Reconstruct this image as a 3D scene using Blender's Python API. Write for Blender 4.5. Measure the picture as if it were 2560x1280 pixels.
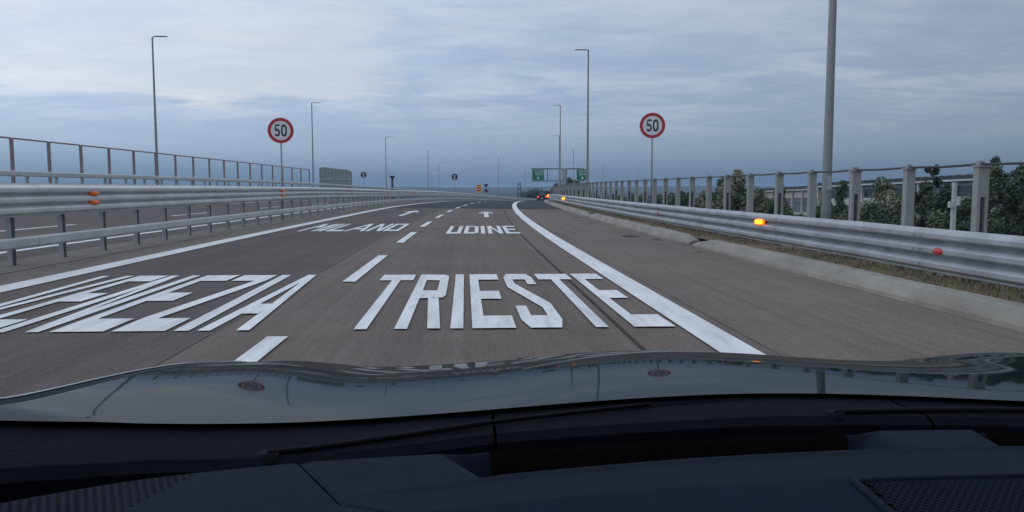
import bpy, bmesh, math, random
from mathutils import Vector, Matrix
R = math.radians
PI = math.pi
random.seed(7)
for o in list(bpy.data.objects):
    bpy.data.objects.remove(o)
SC = bpy.context.scene
COL = SC.collection

# ------------------------------------------------------------------ camera
cam = bpy.data.cameras.new('camera')
camo = bpy.data.objects.new('camera', cam)
COL.objects.link(camo)
cam.sensor_width = 36.0
cam.lens = 28.125
cam.clip_start = 0.02
cam.clip_end = 20000
camo.location = (0, 0, 1.24)
camo.rotation_euler = (R(90) - math.atan(170 / 2000), 0, -math.atan(104 / 2000))
SC.camera = camo

# ------------------------------------------------------------------ world (dusk, broken cloud deck)
SUN_EL, SUN_AZ = 9.0, -62.0            # low in the west, left of the road
W = bpy.data.worlds.new('World')
SC.world = W
W.use_nodes = True
nt = W.node_tree
nt.nodes.clear()


def N(t, **k):
    n = nt.nodes.new(t)
    for a, v in k.items():
        setattr(n, a, v)
    return n


def L(a, b):
    nt.links.new(a, b)


def M(op, a, b=None, c=None, clamp=False):
    n = N('ShaderNodeMath', operation=op, use_clamp=clamp)
    for i, v in enumerate((a, b, c)):
        if v is None:
            continue
        if isinstance(v, (int, float)):
            n.inputs[i].default_value = v
        else:
            L(v, n.inputs[i])
    return n.outputs[0]


def RAMP(fac, stops, interp='EASE'):
    n = N('ShaderNodeValToRGB')
    n.color_ramp.interpolation = interp
    els = n.color_ramp.elements
    while len(els) < len(stops):
        els.new(0.5)
    for e, (p, c) in zip(els, stops):
        e.position = p
        e.color = (c, c, c, 1) if isinstance(c, (int, float)) else (*c, 1)
    L(fac, n.inputs[0])
    return n.outputs[0]


def MIX(fac, a, b, mode='MIX'):
    n = N('ShaderNodeMix', data_type='RGBA', blend_type=mode)
    if isinstance(fac, (int, float)):
        n.inputs[0].default_value = fac
    else:
        L(fac, n.inputs[0])
    for i, v in ((6, a), (7, b)):
        if isinstance(v, tuple):
            n.inputs[i].default_value = (*v, 1)
        else:
            L(v, n.inputs[i])
    return n.outputs[2]


tc = N('ShaderNodeTexCoord')
sep = N('ShaderNodeSeparateXYZ')
L(tc.outputs['Generated'], sep.inputs[0])
dx, dy, dz = sep.outputs
zc = M('MAXIMUM', dz, 0.0)
# deck colour by elevation: slate blue bank low down, pale lavender deck above, brighter to the zenith
deck = RAMP(zc, [(0.0, (0.108, 0.172, 0.285)), (0.018, (0.172, 0.250, 0.372)), (0.045, (0.280, 0.372, 0.512)), (0.085, (0.345, 0.442, 0.600)), (0.13, (0.365, 0.465, 0.640)), (0.17, (0.400, 0.498, 0.675)),
                 (0.23, (0.450, 0.540, 0.705)), (0.6, (0.70, 0.79, 0.93)), (1.0, (0.84, 0.93, 1.05))], 'LINEAR')
# the west (left) is the lighter side
west = M('MULTIPLY_ADD', dx, -0.48, 1.00)
west = M('MINIMUM', M('MAXIMUM', west, 0.62), 1.5)
# cloud layer seen in perspective: coordinates on a flat deck
inv = M('DIVIDE', 1.0, M('ADD', zc, 0.10))
comb = N('ShaderNodeCombineXYZ')
L(M('MULTIPLY', dx, inv), comb.inputs[0])
L(M('MULTIPLY', dy, inv), comb.inputs[1])


def NOISE(vec, scale, detail, rough, dist=0.0, sc=(1, 1, 1), off=(0, 0, 0)):
    mp = N('ShaderNodeMapping')
    mp.inputs['Scale'].default_value = sc
    mp.inputs['Location'].default_value = off
    L(vec, mp.inputs['Vector'])
    n = N('ShaderNodeTexNoise')
    n.inputs['Scale'].default_value = scale
    n.inputs['Detail'].default_value = detail
    n.inputs['Roughness'].default_value = rough
    n.inputs['Distortion'].default_value = dist
    L(mp.outputs[0], n.inputs['Vector'])
    return n.outputs[0]


big = NOISE(comb.outputs[0], 0.85, 6, 0.58, 0.5, (1.0, 1.25, 1), (3.1, 1.7, 0))
fine = NOISE(comb.outputs[0], 2.6, 7, 0.62, 0.8, (0.8, 1.5, 1), (8.2, 4.4, 0))
streak = NOISE(tc.outputs['Generated'], 5.0, 6, 0.62, 0.35, (1.0, 1.0, 7.5), (1.3, 0.4, 2.0))
lightm = RAMP(M('MULTIPLY_ADD', fine, 0.4, M('MULTIPLY', big, 0.6)), [(0.44, 0.0), (0.64, 1.0)])
darkm = RAMP(M('MULTIPLY_ADD', fine, 0.5, M('MULTIPLY', big, 0.5)), [(0.36, 1.0), (0.50, 0.0)])
upm = RAMP(zc, [(0.035, 0.0), (0.12, 1.0)])
c1 = MIX(M('MULTIPLY', M('MULTIPLY', lightm, 0.58), upm), deck, (0.620, 0.685, 0.790))
c1 = MIX(M('MULTIPLY', M('MULTIPLY', darkm, 0.24), upm), c1, (0.30, 0.37, 0.52))
# pinkish lit streaks in the lower third
band = RAMP(zc, [(0.075, 0.0), (0.105, 1.0), (0.17, 0.9), (0.24, 0.0)])
strm = RAMP(streak, [(0.55, 0.0), (0.68, 1.0)])
pinkside = RAMP(M('MULTIPLY_ADD', dx, -1.4, 0.48), [(0.0, 0.25), (1.0, 1.0)])
c1 = MIX(M('MULTIPLY', M('MULTIPLY', M('MULTIPLY', band, strm), 0.60), pinkside), c1, (0.625, 0.620, 0.665))
# the pale, faintly pink cloud bank on the left with its ragged right-hand edge
edge = RAMP(M('ADD', M('MULTIPLY_ADD', dx, 1.0, 0.5), M('ADD', M('MULTIPLY_ADD', fine, 0.22, -0.11), M('MULTIPLY_ADD', streak, 0.26, -0.13))), [(0.355, 1.0), (0.42, 0.0)])
lowb = RAMP(M('ADD', zc, M('MULTIPLY_ADD', streak, 0.06, -0.03)), [(0.098, 0.0), (0.112, 1.0), (0.19, 0.75), (0.27, 0.0)])
c1 = MIX(M('MULTIPLY', M('MULTIPLY', edge, lowb), 0.58), c1, (0.640, 0.655, 0.710))
c1 = MIX(1.0, c1, west, 'MULTIPLY')
nish = N('ShaderNodeTexSky', sky_type='NISHITA')
nish.sun_disc = False
nish.sun_elevation = R(SUN_EL)
nish.sun_rotation = R(SUN_AZ)
nish.air_density = 1.2
nish.dust_density = 2.0
bg1 = N('ShaderNodeBackground')
L(c1, bg1.inputs[0])
bg1.inputs[1].default_value = 1.0
bg2 = N('ShaderNodeBackground')
L(nish.outputs[0], bg2.inputs[0])
bg2.inputs[1].default_value = 0.004
add = N('ShaderNodeAddShader')
L(bg1.outputs[0], add.inputs[0])
L(bg2.outputs[0], add.inputs[1])
wo = N('ShaderNodeOutputWorld')
L(add.outputs[0], wo.inputs[0])

sun = bpy.data.lights.new('sun', 'SUN')
sun.energy = 0.22
sun.angle = R(35)
sun.color = (1.0, 0.90, 0.84)
suno = bpy.data.objects.new('sun', sun)
COL.objects.link(suno)
sd = Vector((math.sin(R(SUN_AZ)) * math.cos(R(SUN_EL)), math.cos(R(SUN_AZ)) * math.cos(R(SUN_EL)), math.sin(R(SUN_EL))))
suno.rotation_euler = sd.to_track_quat('Z', 'Y').to_euler()

SC.view_settings.view_transform = 'Standard'
SC.view_settings.look = 'None'
SC.view_settings.exposure = 0.0
SC.view_settings.gamma = 1.0
SC.view_settings.use_curve_mapping = False
SC.render.engine = 'CYCLES'
SC.cycles.use_denoising = True
SC.cycles.max_bounces = 8
SC.cycles.transparent_max_bounces = 24
SC.cycles.volume_bounces = 0

# ------------------------------------------------------------------ materials
MATS = {}


def mat(name, col, rough=0.6, metal=0.0, var=0.0, vscale=6.0, bump=0.0, bscale=60.0, coat=0.0, spec=0.5, emit=None, estr=0.0, col2=None,
        stretch=(1, 1, 1), detail=5.0, rvar=0.0):
    if name in MATS:
        return MATS[name]
    m = bpy.data.materials.new(name)
    m.use_nodes = True
    t = m.node_tree
    b = t.nodes['Principled BSDF']
    b.inputs['Base Color'].default_value = (*col, 1)
    b.inputs['Roughness'].default_value = rough
    b.inputs['Metallic'].default_value = metal
    b.inputs['Specular IOR Level'].default_value = spec
    b.inputs['Coat Weight'].default_value = coat
    b.inputs['Coat Roughness'].default_value = 0.04
    if emit:
        b.inputs['Emission Color'].default_value = (*emit, 1)
        b.inputs['Emission Strength'].default_value = estr
    if var or bump or rvar:
        c = t.nodes.new('ShaderNodeTexCoord')
        mp = t.nodes.new('ShaderNodeMapping')
        mp.inputs['Scale'].default_value = stretch
        t.links.new(c.outputs['Object'], mp.inputs[0])
    if var or rvar:
        n = t.nodes.new('ShaderNodeTexNoise')
        n.inputs['Scale'].default_value = vscale
        n.inputs['Detail'].default_value = detail
        n.inputs['Roughness'].default_value = 0.65
        t.links.new(mp.outputs[0], n.inputs['Vector'])
        r = t.nodes.new('ShaderNodeValToRGB')
        r.color_ramp.elements[0].position = 0.3
        r.color_ramp.elements[1].position = 0.7
        c2 = col2 or tuple(max(0, x * (1 + var)) for x in col)
        r.color_ramp.elements[0].color = (*[x * (1 - var) for x in col], 1)
        r.color_ramp.elements[1].color = (*c2, 1)
        t.links.new(n.outputs[0], r.inputs[0])
        if var:
            t.links.new(r.outputs[0], b.inputs['Base Color'])
        if rvar:
            q = t.nodes.new('ShaderNodeMapRange')
            q.inputs['To Min'].default_value = max(0.02, rough - rvar)
            q.inputs['To Max'].default_value = min(1, rough + rvar)
            t.links.new(n.outputs[0], q.inputs[0])
            t.links.new(q.outputs[0], b.inputs['Roughness'])
    if bump:
        n2 = t.nodes.new('ShaderNodeTexNoise')
        n2.inputs['Scale'].default_value = bscale
        n2.inputs['Detail'].default_value = 6
        t.links.new(mp.outputs[0], n2.inputs['Vector'])
        bp = t.nodes.new('ShaderNodeBump')
        bp.inputs['Strength'].default_value = bump
        bp.inputs['Distance'].default_value = 0.02
        t.links.new(n2.outputs[0], bp.inputs['Height'])
        t.links.new(bp.outputs[0], b.inputs['Normal'])
    MATS[name] = m
    return m


def asphalt(name, col, warm):
    """worn asphalt: stone speckle, broad blotches, faint lengthwise wear"""
    m = bpy.data.materials.new(name)
    m.use_nodes = True
    t = m.node_tree
    b = t.nodes['Principled BSDF']
    b.inputs['Roughness'].default_value = 0.82
    b.inputs['Specular IOR Level'].default_value = 0.12
    c = t.nodes.new('ShaderNodeTexCoord')

    def noise(scale, detail, stretch=(1, 1, 1)):
        mp = t.nodes.new('ShaderNodeMapping')
        mp.inputs['Scale'].default_value = stretch
        t.links.new(c.outputs['Object'], mp.inputs[0])
        n = t.nodes.new('ShaderNodeTexNoise')
        n.inputs['Scale'].default_value = scale
        n.inputs['Detail'].default_value = detail
        n.inputs['Roughness'].default_value = 0.7
        t.links.new(mp.outputs[0], n.inputs['Vector'])
        return n.outputs[0]

    def ramp(f, p0, p1, a, z):
        r = t.nodes.new('ShaderNodeMapRange')
        r.inputs['From Min'].default_value = p0
        r.inputs['From Max'].default_value = p1
        r.inputs['To Min'].default_value = a
        r.inputs['To Max'].default_value = z
        t.links.new(f, r.inputs[0])
        return r.outputs[0]

    def mul(a, z):
        q = t.nodes.new('ShaderNodeMath')
        q.operation = 'MULTIPLY'
        t.links.new(a, q.inputs[0])
        t.links.new(z, q.inputs[1])
        return q.outputs[0]
    speck = noise(85, 3)
    f = mul(ramp(speck, 0.3, 0.7, 0.62, 1.4), ramp(noise(0.35, 5), 0.3, 0.7, 0.86, 1.13))
    f = mul(f, ramp(noise(2.2, 4, (3.0, 0.03, 1)), 0.3, 0.7, 0.84, 1.14))
    f = mul(f, ramp(noise(26, 2, (2.2, 0.06, 1)), 0.3, 0.7, 0.88, 1.12))
    f = mul(f, ramp(noise(24, 4), 0.32, 0.68, 0.86, 1.14))
    # wheel tracks and the oily strip between them follow the lanes
    sx = t.nodes.new('ShaderNodeSeparateXYZ')
    t.links.new(c.outputs['Object'], sx.inputs[0])

    def mth(op, a, z=None):
        q = t.nodes.new('ShaderNodeMath')
        q.operation = op
        for i_, v in enumerate((a, z)):
            if v is None:
                continue
            if isinstance(v, (int, float)):
                q.inputs[i_].default_value = v
            else:
                t.links.new(v, q.inputs[i_])
        return q.outputs[0]
    bend = mth('MULTIPLY', mth('POWER', mth('MAXIMUM', mth('SUBTRACT', sx.outputs[1], 15.0), 0.0), 2.0), 6.3e-4)
    lat = mth('ADD', mth('SUBTRACT', sx.outputs[0], bend), mth('MULTIPLY', mth('SUBTRACT', noise(0.5, 2, (1, .25, 1)), 0.5), 0.7))
    for pos, wid, dep in ((-0.58, .30, .12), (0.95, .30, .12), (0.2, .25, .07), (-4.45, .3, .12), (-2.9, .3, .12), (-3.7, .25, .07)):
        g_ = mth('EXPONENT', mth('MULTIPLY', mth('POWER', mth('DIVIDE', mth('SUBTRACT', lat, pos), wid), 2.0), -1.0))
        f = mul(f, mth('SUBTRACT', 1.0, mth('MULTIPLY', g_, dep)))
    mx = t.nodes.new('ShaderNodeMix')
    mx.data_type = 'RGBA'
    mx.inputs[6].default_value = (*col, 1)
    mx.inputs[7].default_value = (*warm, 1)
    t.links.new(ramp(noise(0.22, 4, (1, 0.4, 1)), 0.35, 0.65, 0, 1), mx.inputs[0])
    sc = t.nodes.new('ShaderNodeVectorMath')
    sc.operation = 'SCALE'
    t.links.new(mx.outputs[2], sc.inputs[0])
    t.links.new(f, sc.inputs['Scale'])
    t.links.new(sc.outputs[0], b.inputs['Base Color'])
    bp = t.nodes.new('ShaderNodeBump')
    bp.inputs['Strength'].default_value = 0.55
    bp.inputs['Distance'].default_value = 0.006
    t.links.new(speck, bp.inputs['Height'])
    t.links.new(bp.outputs[0], b.inputs['Normal'])
    MATS[name] = m
    return m


asphalt('asphalt_old', (0.142, 0.121, 0.111), (0.158, 0.130, 0.113))
asphalt('asphalt_left', (0.102, 0.091, 0.089), (0.112, 0.096, 0.089))
asphalt('asphalt_new', (0.041, 0.043, 0.048), (0.047, 0.047, 0.051))
asphalt('asphalt_shoulder', (0.150, 0.130, 0.118), (0.163, 0.138, 0.120))
mat('tar', (0.060, 0.053, 0.051), 0.95, var=0.3, vscale=8, spec=0.05)
def paint():
    m = mat('paint', (0.70, 0.71, 0.72), 0.6, var=0.12, vscale=1.3, col2=(0.79, 0.80, 0.81), bump=0.2, bscale=90, stretch=(1.6, .35, 1))
    n = m.node_tree
    b = n.nodes['Principled BSDF']
    src = b.inputs['Base Color'].links[0].from_socket
    tcn = n.nodes.new('ShaderNodeTexCoord')
    a = n.nodes.new('ShaderNodeTexNoise')
    a.inputs['Scale'].default_value = 34
    a.inputs['Detail'].default_value = 7
    a.inputs['Roughness'].default_value = 0.75
    n.links.new(tcn.outputs['Object'], a.inputs['Vector'])
    r = n.nodes.new('ShaderNodeValToRGB')
    r.color_ramp.elements[0].position = 0.60
    r.color_ramp.elements[1].position = 0.72
    r.color_ramp.elements[0].color = (0, 0, 0, 1)
    r.color_ramp.elements[1].color = (.75, .75, .75, 1)
    n.links.new(a.outputs[0], r.inputs[0])
    x = n.nodes.new('ShaderNodeMix')
    x.data_type = 'RGBA'
    x.inputs[7].default_value = (0.20, 0.19, 0.185, 1)
    n.links.new(r.outputs[0], x.inputs[0])
    n.links.new(src, x.inputs[6])
    a2 = n.nodes.new('ShaderNodeTexNoise')
    mp2 = n.nodes.new('ShaderNodeMapping')
    mp2.inputs['Scale'].default_value = (5.0, 0.6, 1)
    n.links.new(tcn.outputs['Object'], mp2.inputs[0])
    n.links.new(mp2.outputs[0], a2.inputs['Vector'])
    a2.inputs['Scale'].default_value = 1.6
    a2.inputs['Detail'].default_value = 8
    a2.inputs['Roughness'].default_value = 0.7
    r2 = n.nodes.new('ShaderNodeValToRGB')
    r2.color_ramp.elements[0].position = 0.46
    r2.color_ramp.elements[1].position = 0.74
    r2.color_ramp.elements[0].color = (0, 0, 0, 1)
    r2.color_ramp.elements[1].color = (.55, .55, .55, 1)
    n.links.new(a2.outputs[0], r2.inputs[0])
    x2 = n.nodes.new('ShaderNodeMix')
    x2.data_type = 'RGBA'
    x2.inputs[7].default_value = (0.27, 0.26, 0.25, 1)
    n.links.new(r2.outputs[0], x2.inputs[0])
    n.links.new(x.outputs[2], x2.inputs[6])
    n.links.new(x2.outputs[2], b.inputs['Base Color'])


paint()
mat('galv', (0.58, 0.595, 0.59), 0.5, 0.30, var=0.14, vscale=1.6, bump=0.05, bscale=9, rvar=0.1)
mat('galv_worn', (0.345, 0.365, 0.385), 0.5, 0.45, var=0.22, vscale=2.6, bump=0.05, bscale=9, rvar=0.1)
mat('galv_dull', (0.36, 0.37, 0.37), 0.6, 0.35, var=0.18, vscale=3)
mat('post_grey', (0.27, 0.275, 0.265), 0.7, 0.1, var=0.15, vscale=5)
mat('dark_metal', (0.05, 0.053, 0.06), 0.6, 0.3, var=0.2, vscale=4)
mat('rust_red', (0.30, 0.205, 0.215), 0.6, 0.0, var=0.2, vscale=4)
mat('concrete', (0.250, 0.235, 0.205), 0.9, var=0.28, vscale=1.8, bump=0.35, bscale=30, stretch=(1, .5, 1))
mat('soil', (0.150, 0.112, 0.075), 1.0, var=0.4, vscale=3.5, bump=0.25, bscale=25)
mat('dirt_strip', (0.158, 0.144, 0.126), 1.0, var=0.22, vscale=1.6, bump=0.4, bscale=40, stretch=(1, .3, 1))
mat('field', (0.022, 0.030, 0.030), 1.0, var=0.35, vscale=0.05)
mat('hill', (0.030, 0.042, 0.040), 1.0, var=0.25, vscale=0.02)
mat('pole_grey', (0.185, 0.195, 0.19), 0.55, 0.3, var=0.12, vscale=2)
mat('lamp_dark', (0.06, 0.065, 0.07), 0.5, 0.2)
mat('lamp_top', (0.68, 0.70, 0.72), 0.4, 0.2)
mat('sign_red', (0.42, 0.022, 0.035), 0.45, var=0.06, vscale=6)
mat('sign_white', (0.68, 0.68, 0.70), 0.45, var=0.05, vscale=6)
mat('sign_black', (0.012, 0.012, 0.016), 0.5)
mat('sign_blue', (0.012, 0.030, 0.085), 0.45)
mat('sign_green', (0.0, 0.19, 0.095), 0.45)
mat('sign_yellow', (0.72, 0.40, 0.05), 0.5)
mat('sign_back', (0.26, 0.28, 0.26), 0.6, 0.1, var=0.1, vscale=1.2, stretch=(1, 1, 4))
mat('reflector_orange', (0.95, 0.17, 0.01), 0.25)
mat('reflector_red', (0.46, 0.030, 0.022), 0.3)
mat('lamp_amber', (1.0, 0.35, 0.03), 0.3, emit=(1.0, 0.09, 0.002), estr=1.7)
mat('lamp_amber_core', (1.0, 0.6, 0.1), 0.3, emit=(1.0, 0.38, 0.008), estr=1.8)
mat('tail_red', (0.7, 0.02, 0.03), 0.3, emit=(1.0, 0.05, 0.06), estr=3.0)
mat('leaf_light', (0.100, 0.125, 0.056), 0.7, var=0.35, vscale=1.3)
mat('leaf_mid', (0.066, 0.088, 0.040), 0.7, var=0.35, vscale=1.3)
mat('leaf_dark', (0.034, 0.050, 0.031), 0.7, var=0.35, vscale=1.3)
mat('leaf_pale', (0.22, 0.22, 0.15), 0.7, var=0.3, vscale=1.3)
mat('bark', (0.075, 0.06, 0.045), 0.95, var=0.3, vscale=6)
mat('dry_grass', (0.20, 0.155, 0.085), 0.95, var=0.35, vscale=1.1, col2=(0.12, 0.145, 0.06))
mat('wall_pale', (0.42, 0.40, 0.36), 0.9, var=0.2, vscale=0.6, bump=0.1, bscale=8)
mat('wall_white', (0.44, 0.44, 0.43), 0.9, var=0.15, vscale=0.5)
mat('wall_grey', (0.16, 0.17, 0.18), 0.9, var=0.2, vscale=0.7)
mat('roof_dark', (0.030, 0.032, 0.038), 0.8, var=0.2, vscale=1)
mat('window_dark', (0.035, 0.042, 0.052), 0.25)
mat('window_grey', (0.20, 0.22, 0.24), 0.3)
mat('door_blue', (0.05, 0.13, 0.26), 0.6)
mat('car_dark', (0.006, 0.0065, 0.009), 0.5, spec=0.12)
mat('car_red', (0.13, 0.012, 0.012), 0.35, coat=0.5)
mat('tyre', (0.012, 0.012, 0.012), 0.85)
mat('rim', (0.35, 0.36, 0.37), 0.35, 0.8)
mat('hood_paint', (0.006, 0.013, 0.016), 0.55, 0.0, coat=0.42, var=0.15, vscale=3, spec=0.0)
mat('edge_highlight', (0.30, 0.33, 0.33), 0.3, 0.5)  # pale colour paints the highlight along the bonnet's side edge
mat('cowl', (0.0045, 0.0058, 0.0100), 0.8, var=0.25, vscale=14, bump=0.15, bscale=220, spec=0.04)
mat('black', (0.003, 0.003, 0.004), 0.95, spec=0.05)
mat('wiper', (0.0035, 0.0045, 0.0075), 0.8, var=0.15, vscale=20, spec=0.1)
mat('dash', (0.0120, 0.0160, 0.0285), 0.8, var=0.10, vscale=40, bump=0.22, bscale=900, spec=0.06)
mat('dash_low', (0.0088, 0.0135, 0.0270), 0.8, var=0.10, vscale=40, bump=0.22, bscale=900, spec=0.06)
mat('dash_tray', (0.0065, 0.006, 0.006), 0.9, var=0.1, vscale=40, bump=0.2, bscale=900, spec=0.02)
mat('hole_shade', (0.006, 0.006, 0.010), 0.9, spec=0.1)  # near-black colour standing in for shade inside grille and vent
mat('headliner', (0.20, 0.20, 0.20), 0.95)
mat('seat_cloth', (0.03, 0.03, 0.035), 0.95)


def glassy(name, tint, opac):
    m = bpy.data.materials.new(name)
    m.use_nodes = True
    t = m.node_tree
    t.nodes.clear()
    tr = t.nodes.new('ShaderNodeBsdfTransparent')
    tr.inputs[0].default_value = (*tint, 1)
    gl = t.nodes.new('ShaderNodeBsdfGlossy')
    gl.inputs['Roughness'].default_value = 0.08
    gl.inputs[0].default_value = (0.8, 0.85, 0.85, 1)
    mx = t.nodes.new('ShaderNodeMixShader')
    mx.inputs[0].default_value = opac
    o = t.nodes.new('ShaderNodeOutputMaterial')
    t.links.new(tr.outputs[0], mx.inputs[1])
    t.links.new(gl.outputs[0], mx.inputs[2])
    t.links.new(mx.outputs[0], o.inputs[0])
    MATS[name] = m


glassy('acrylic', (0.94, 0.975, 0.975), 0.03)


# ------------------------------------------------------------------ mesh helpers
class MB:
    def __init__(self):
        self.v = []
        self.f = []

    def face(self, pts):
        i = len(self.v)
        self.v += [tuple(p) for p in pts]
        self.f.append(tuple(range(i, i + len(pts))))
        return self

    def box(self, c, s, rz=0.0, top=1.0):
        x, y, z = c
        a, b, h = s[0] / 2, s[1] / 2, s[2] / 2
        i = len(self.v)
        ca, sa = math.cos(rz), math.sin(rz)
        for k, (u, w, q) in enumerate([(-a, -b, -h), (a, -b, -h), (a, b, -h), (-a, b, -h), (-a, -b, h), (a, -b, h), (a, b, h), (-a, b, h)]):
            t = top if k > 3 else 1.0
            u, w = u * t, w * t
            self.v.append((x + u * ca - w * sa, y + u * sa + w * ca, z + q))
        for q in ((0, 3, 2, 1), (4, 5, 6, 7), (0, 1, 5, 4), (1, 2, 6, 5), (2, 3, 7, 6), (3, 0, 4, 7)):
            self.f.append(tuple(i + n for n in q))
        return self

    def tube(self, pts, rad, n=8, cap=True):
        pts = [Vector(p) for p in pts]
        rs = rad if isinstance(rad, (list, tuple)) else [rad] * len(pts)
        i0 = len(self.v)
        for k, p in enumerate(pts):
            d = (pts[min(k + 1, len(pts) - 1)] - pts[max(k - 1, 0)]).normalized()
            ref = Vector((0, 0, 1)) if abs(d.z) < 0.9 else Vector((1, 0, 0))
            a = d.cross(ref).normalized()
            b = d.cross(a)
            for j in range(n):
                t = 2 * PI * j / n
                self.v.append(tuple(p + (a * math.cos(t) + b * math.sin(t)) * rs[k]))
        for k in range(len(pts) - 1):
            for j in range(n):
                a, b = i0 + k * n + j, i0 + k * n + (j + 1) % n
                self.f.append((a, b, b + n, a + n))
        if cap:
            self.f.append(tuple(i0 + j for j in range(n))[::-1])
            self.f.append(tuple(i0 + (len(pts) - 1) * n + j for j in range(n)))
        return self

    def loft(self, rings, close=False, cap=False):
        i0 = len(self.v)
        n = len(rings[0])
        for r in rings:
            self.v += [tuple(p) for p in r]
        for k in range(len(rings) - 1):
            for j in range(n if close else n - 1):
                a = i0 + k * n + j
                b = i0 + k * n + (j + 1) % n
                self.f.append((a, b, b + n, a + n))
        if cap:
            self.f.append(tuple(i0 + j for j in range(n))[::-1])
            self.f.append(tuple(i0 + (len(rings) - 1) * n + j for j in range(n)))
        return self

    def disc(self, c, r, n=32, axis='y', thick=0.0, r2=None):
        """disc (or ring, with inner radius r2) facing -y"""
        x, y, z = c
        P = lambda q, rr, yy: (x + rr * math.cos(q), yy, z + rr * math.sin(q))
        qs = [2 * PI * k / n for k in range(n)]
        if r2:
            for k in range(n):
                a, b = qs[k], qs[(k + 1) % n]
                self.face([P(a, r2, y), P(a, r, y), P(b, r, y), P(b, r2, y)][::-1])
        else:
            self.face([P(q, r, y) for q in qs])
            if thick:
                self.face([P(q, r, y + thick) for q in qs][::-1])
                for k in range(n):
                    a, b = qs[k], qs[(k + 1) % n]
                    self.face([P(a, r, y), P(a, r, y + thick), P(b, r, y + thick), P(b, r, y)])
        return self

    def build(self, name, m, parent=None, smooth=False, loc=None, kind=None, label=None):
        me = bpy.data.meshes.new(name)
        me.from_pydata(self.v, [], self.f)
        me.update()
        if smooth:
            me.polygons.foreach_set('use_smooth', [True] * len(me.polygons))
        me.materials.append(MATS[m] if isinstance(m, str) else m)
        o = bpy.data.objects.new(name, me)
        COL.objects.link(o)
        if parent:
            o.parent = parent
        if loc:
            o.location = loc
        if kind:
            o['kind'] = kind
        if label:
            o['label'] = label
        return o


def thing(name, label, cat, loc=(0, 0, 0), rz=0.0, group=None):
    o = bpy.data.objects.new(name, None)
    o.empty_display_size = 0.2
    COL.objects.link(o)
    o.location = loc
    o.rotation_euler = (0, 0, rz)
    o['label'] = label
    o['category'] = cat
    if group:
        o['group'] = group
    return o


def tag(o, label, cat, group=None):
    o['label'] = label
    o['category'] = cat
    if group:
        o['group'] = group
    return o


def inst(src, parent=None, loc=(0, 0, 0), rz=0.0, name=None):
    """copy of one mesh object sharing its data"""
    c = src.copy()
    COL.objects.link(c)
    c.parent = parent
    c.location = loc
    c.rotation_euler = (0, 0, rz)
    return c


# ------------------------------------------------------------------ road geometry
def zr(s):
    if s < 40:
        return 0.0
    if s < 150:
        return -1.04e-4 * (s - 40) ** 2
    return -1.04e-4 * 12100 - 1.04e-4 * 220 * (s - 150)


def c(s):
    return 6.3e-4 * max(0.0, s - 15) ** 2


def dirz(s):
    """heading of the road at s, as a rotation about z"""
    return -math.atan(2 * 6.3e-4 * max(0.0, s - 15))


def table(pts):
    def f(s):
        if s <= pts[0][0]:
            return pts[0][1]
        for (a, x), (b, y) in zip(pts, pts[1:]):
            if s <= b:
                t = (s - a) / (b - a)
                t = t * t * (3 - 2 * t)
                return x + (y - x) * t
        return pts[-1][1]
    return f


def frange(a, b, d):
    n = max(1, int(math.ceil((b - a) / d)))
    return [a + (b - a) * k / n for k in range(n + 1)]


LEFT_LINE = table([(30, -5.72), (58, -6.05), (320, -6.1)])
MEDIAN = table([(38, -7.10), (62, -7.35), (320, -7.5)])
RAILTOP = table([(28, 1.29), (66, 1.12), (320, 1.12)])
STEPS = frange(-30, 40, 5) + frange(40, 320, 4)[1:]


def zo(X, s):
    """opposite carriageway is banked up away from the median"""
    return zr(s) + 0.03 * max(0.0, -7.5 - X)


def strip(mb, xa, xb, steps, dz=0.0, zf=None, cols=1):
    rows = []
    for s in steps:
        a = xa(s) if callable(xa) else xa
        b = xb(s) if callable(xb) else xb
        row = []
        for k in range(cols + 1):
            x = a + (b - a) * k / cols
            row.append((x + c(s), s, (zf(x, s) if zf else zr(s)) + dz))
        rows.append(row)
    mb.loft(rows)
    return mb


# terrain: low plain with the road embankment rising out of it
mb = MB()
rows = []
for s in [-9000, -2000, -400, -60, -30] + frange(-20, 320, 20) + [380, 460, 600, 1000, 2000, 4000, 9500]:
    q = min(max(s, -30), 320)
    e = 0.0 if -400 < s < 420 else 1.0
    zz = zr(q) - 0.12
    base = -4.6 if s < 420 else -6.0
    cx = c(q)
    top = (1 - e) * zz + e * base if s < 330 else base
    lz = (zo(-22, q) - 0.15) * (1 - e) + e * base if s < 330 else base
    rows.append([(-9000, s, base), (-600, s, base), (-60 + cx, s, base), (-34 + cx, s, min(base + .4, lz)), (-22.6 + cx, s, lz),
                 (-8 + cx, s, top), (7.0 + cx, s, top), (8.6 + cx, s, top - .25), (16 + cx, s, base + 0.5), (24 + cx, s, base), (700, s, base), (9000, s, base)])
mb.loft(rows)
g = mb.build('ground', 'field')
g['kind'] = 'structure'
g['label'] = 'flat green fields below the raised motorway'

road = strip(MB(), lambda s: MEDIAN(s) - 0.45, 4.76, STEPS, cols=3).build('road', 'asphalt_old')
road['kind'] = 'structure'
road['label'] = 'grey brown asphalt carriageway curving gently to the right'
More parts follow.
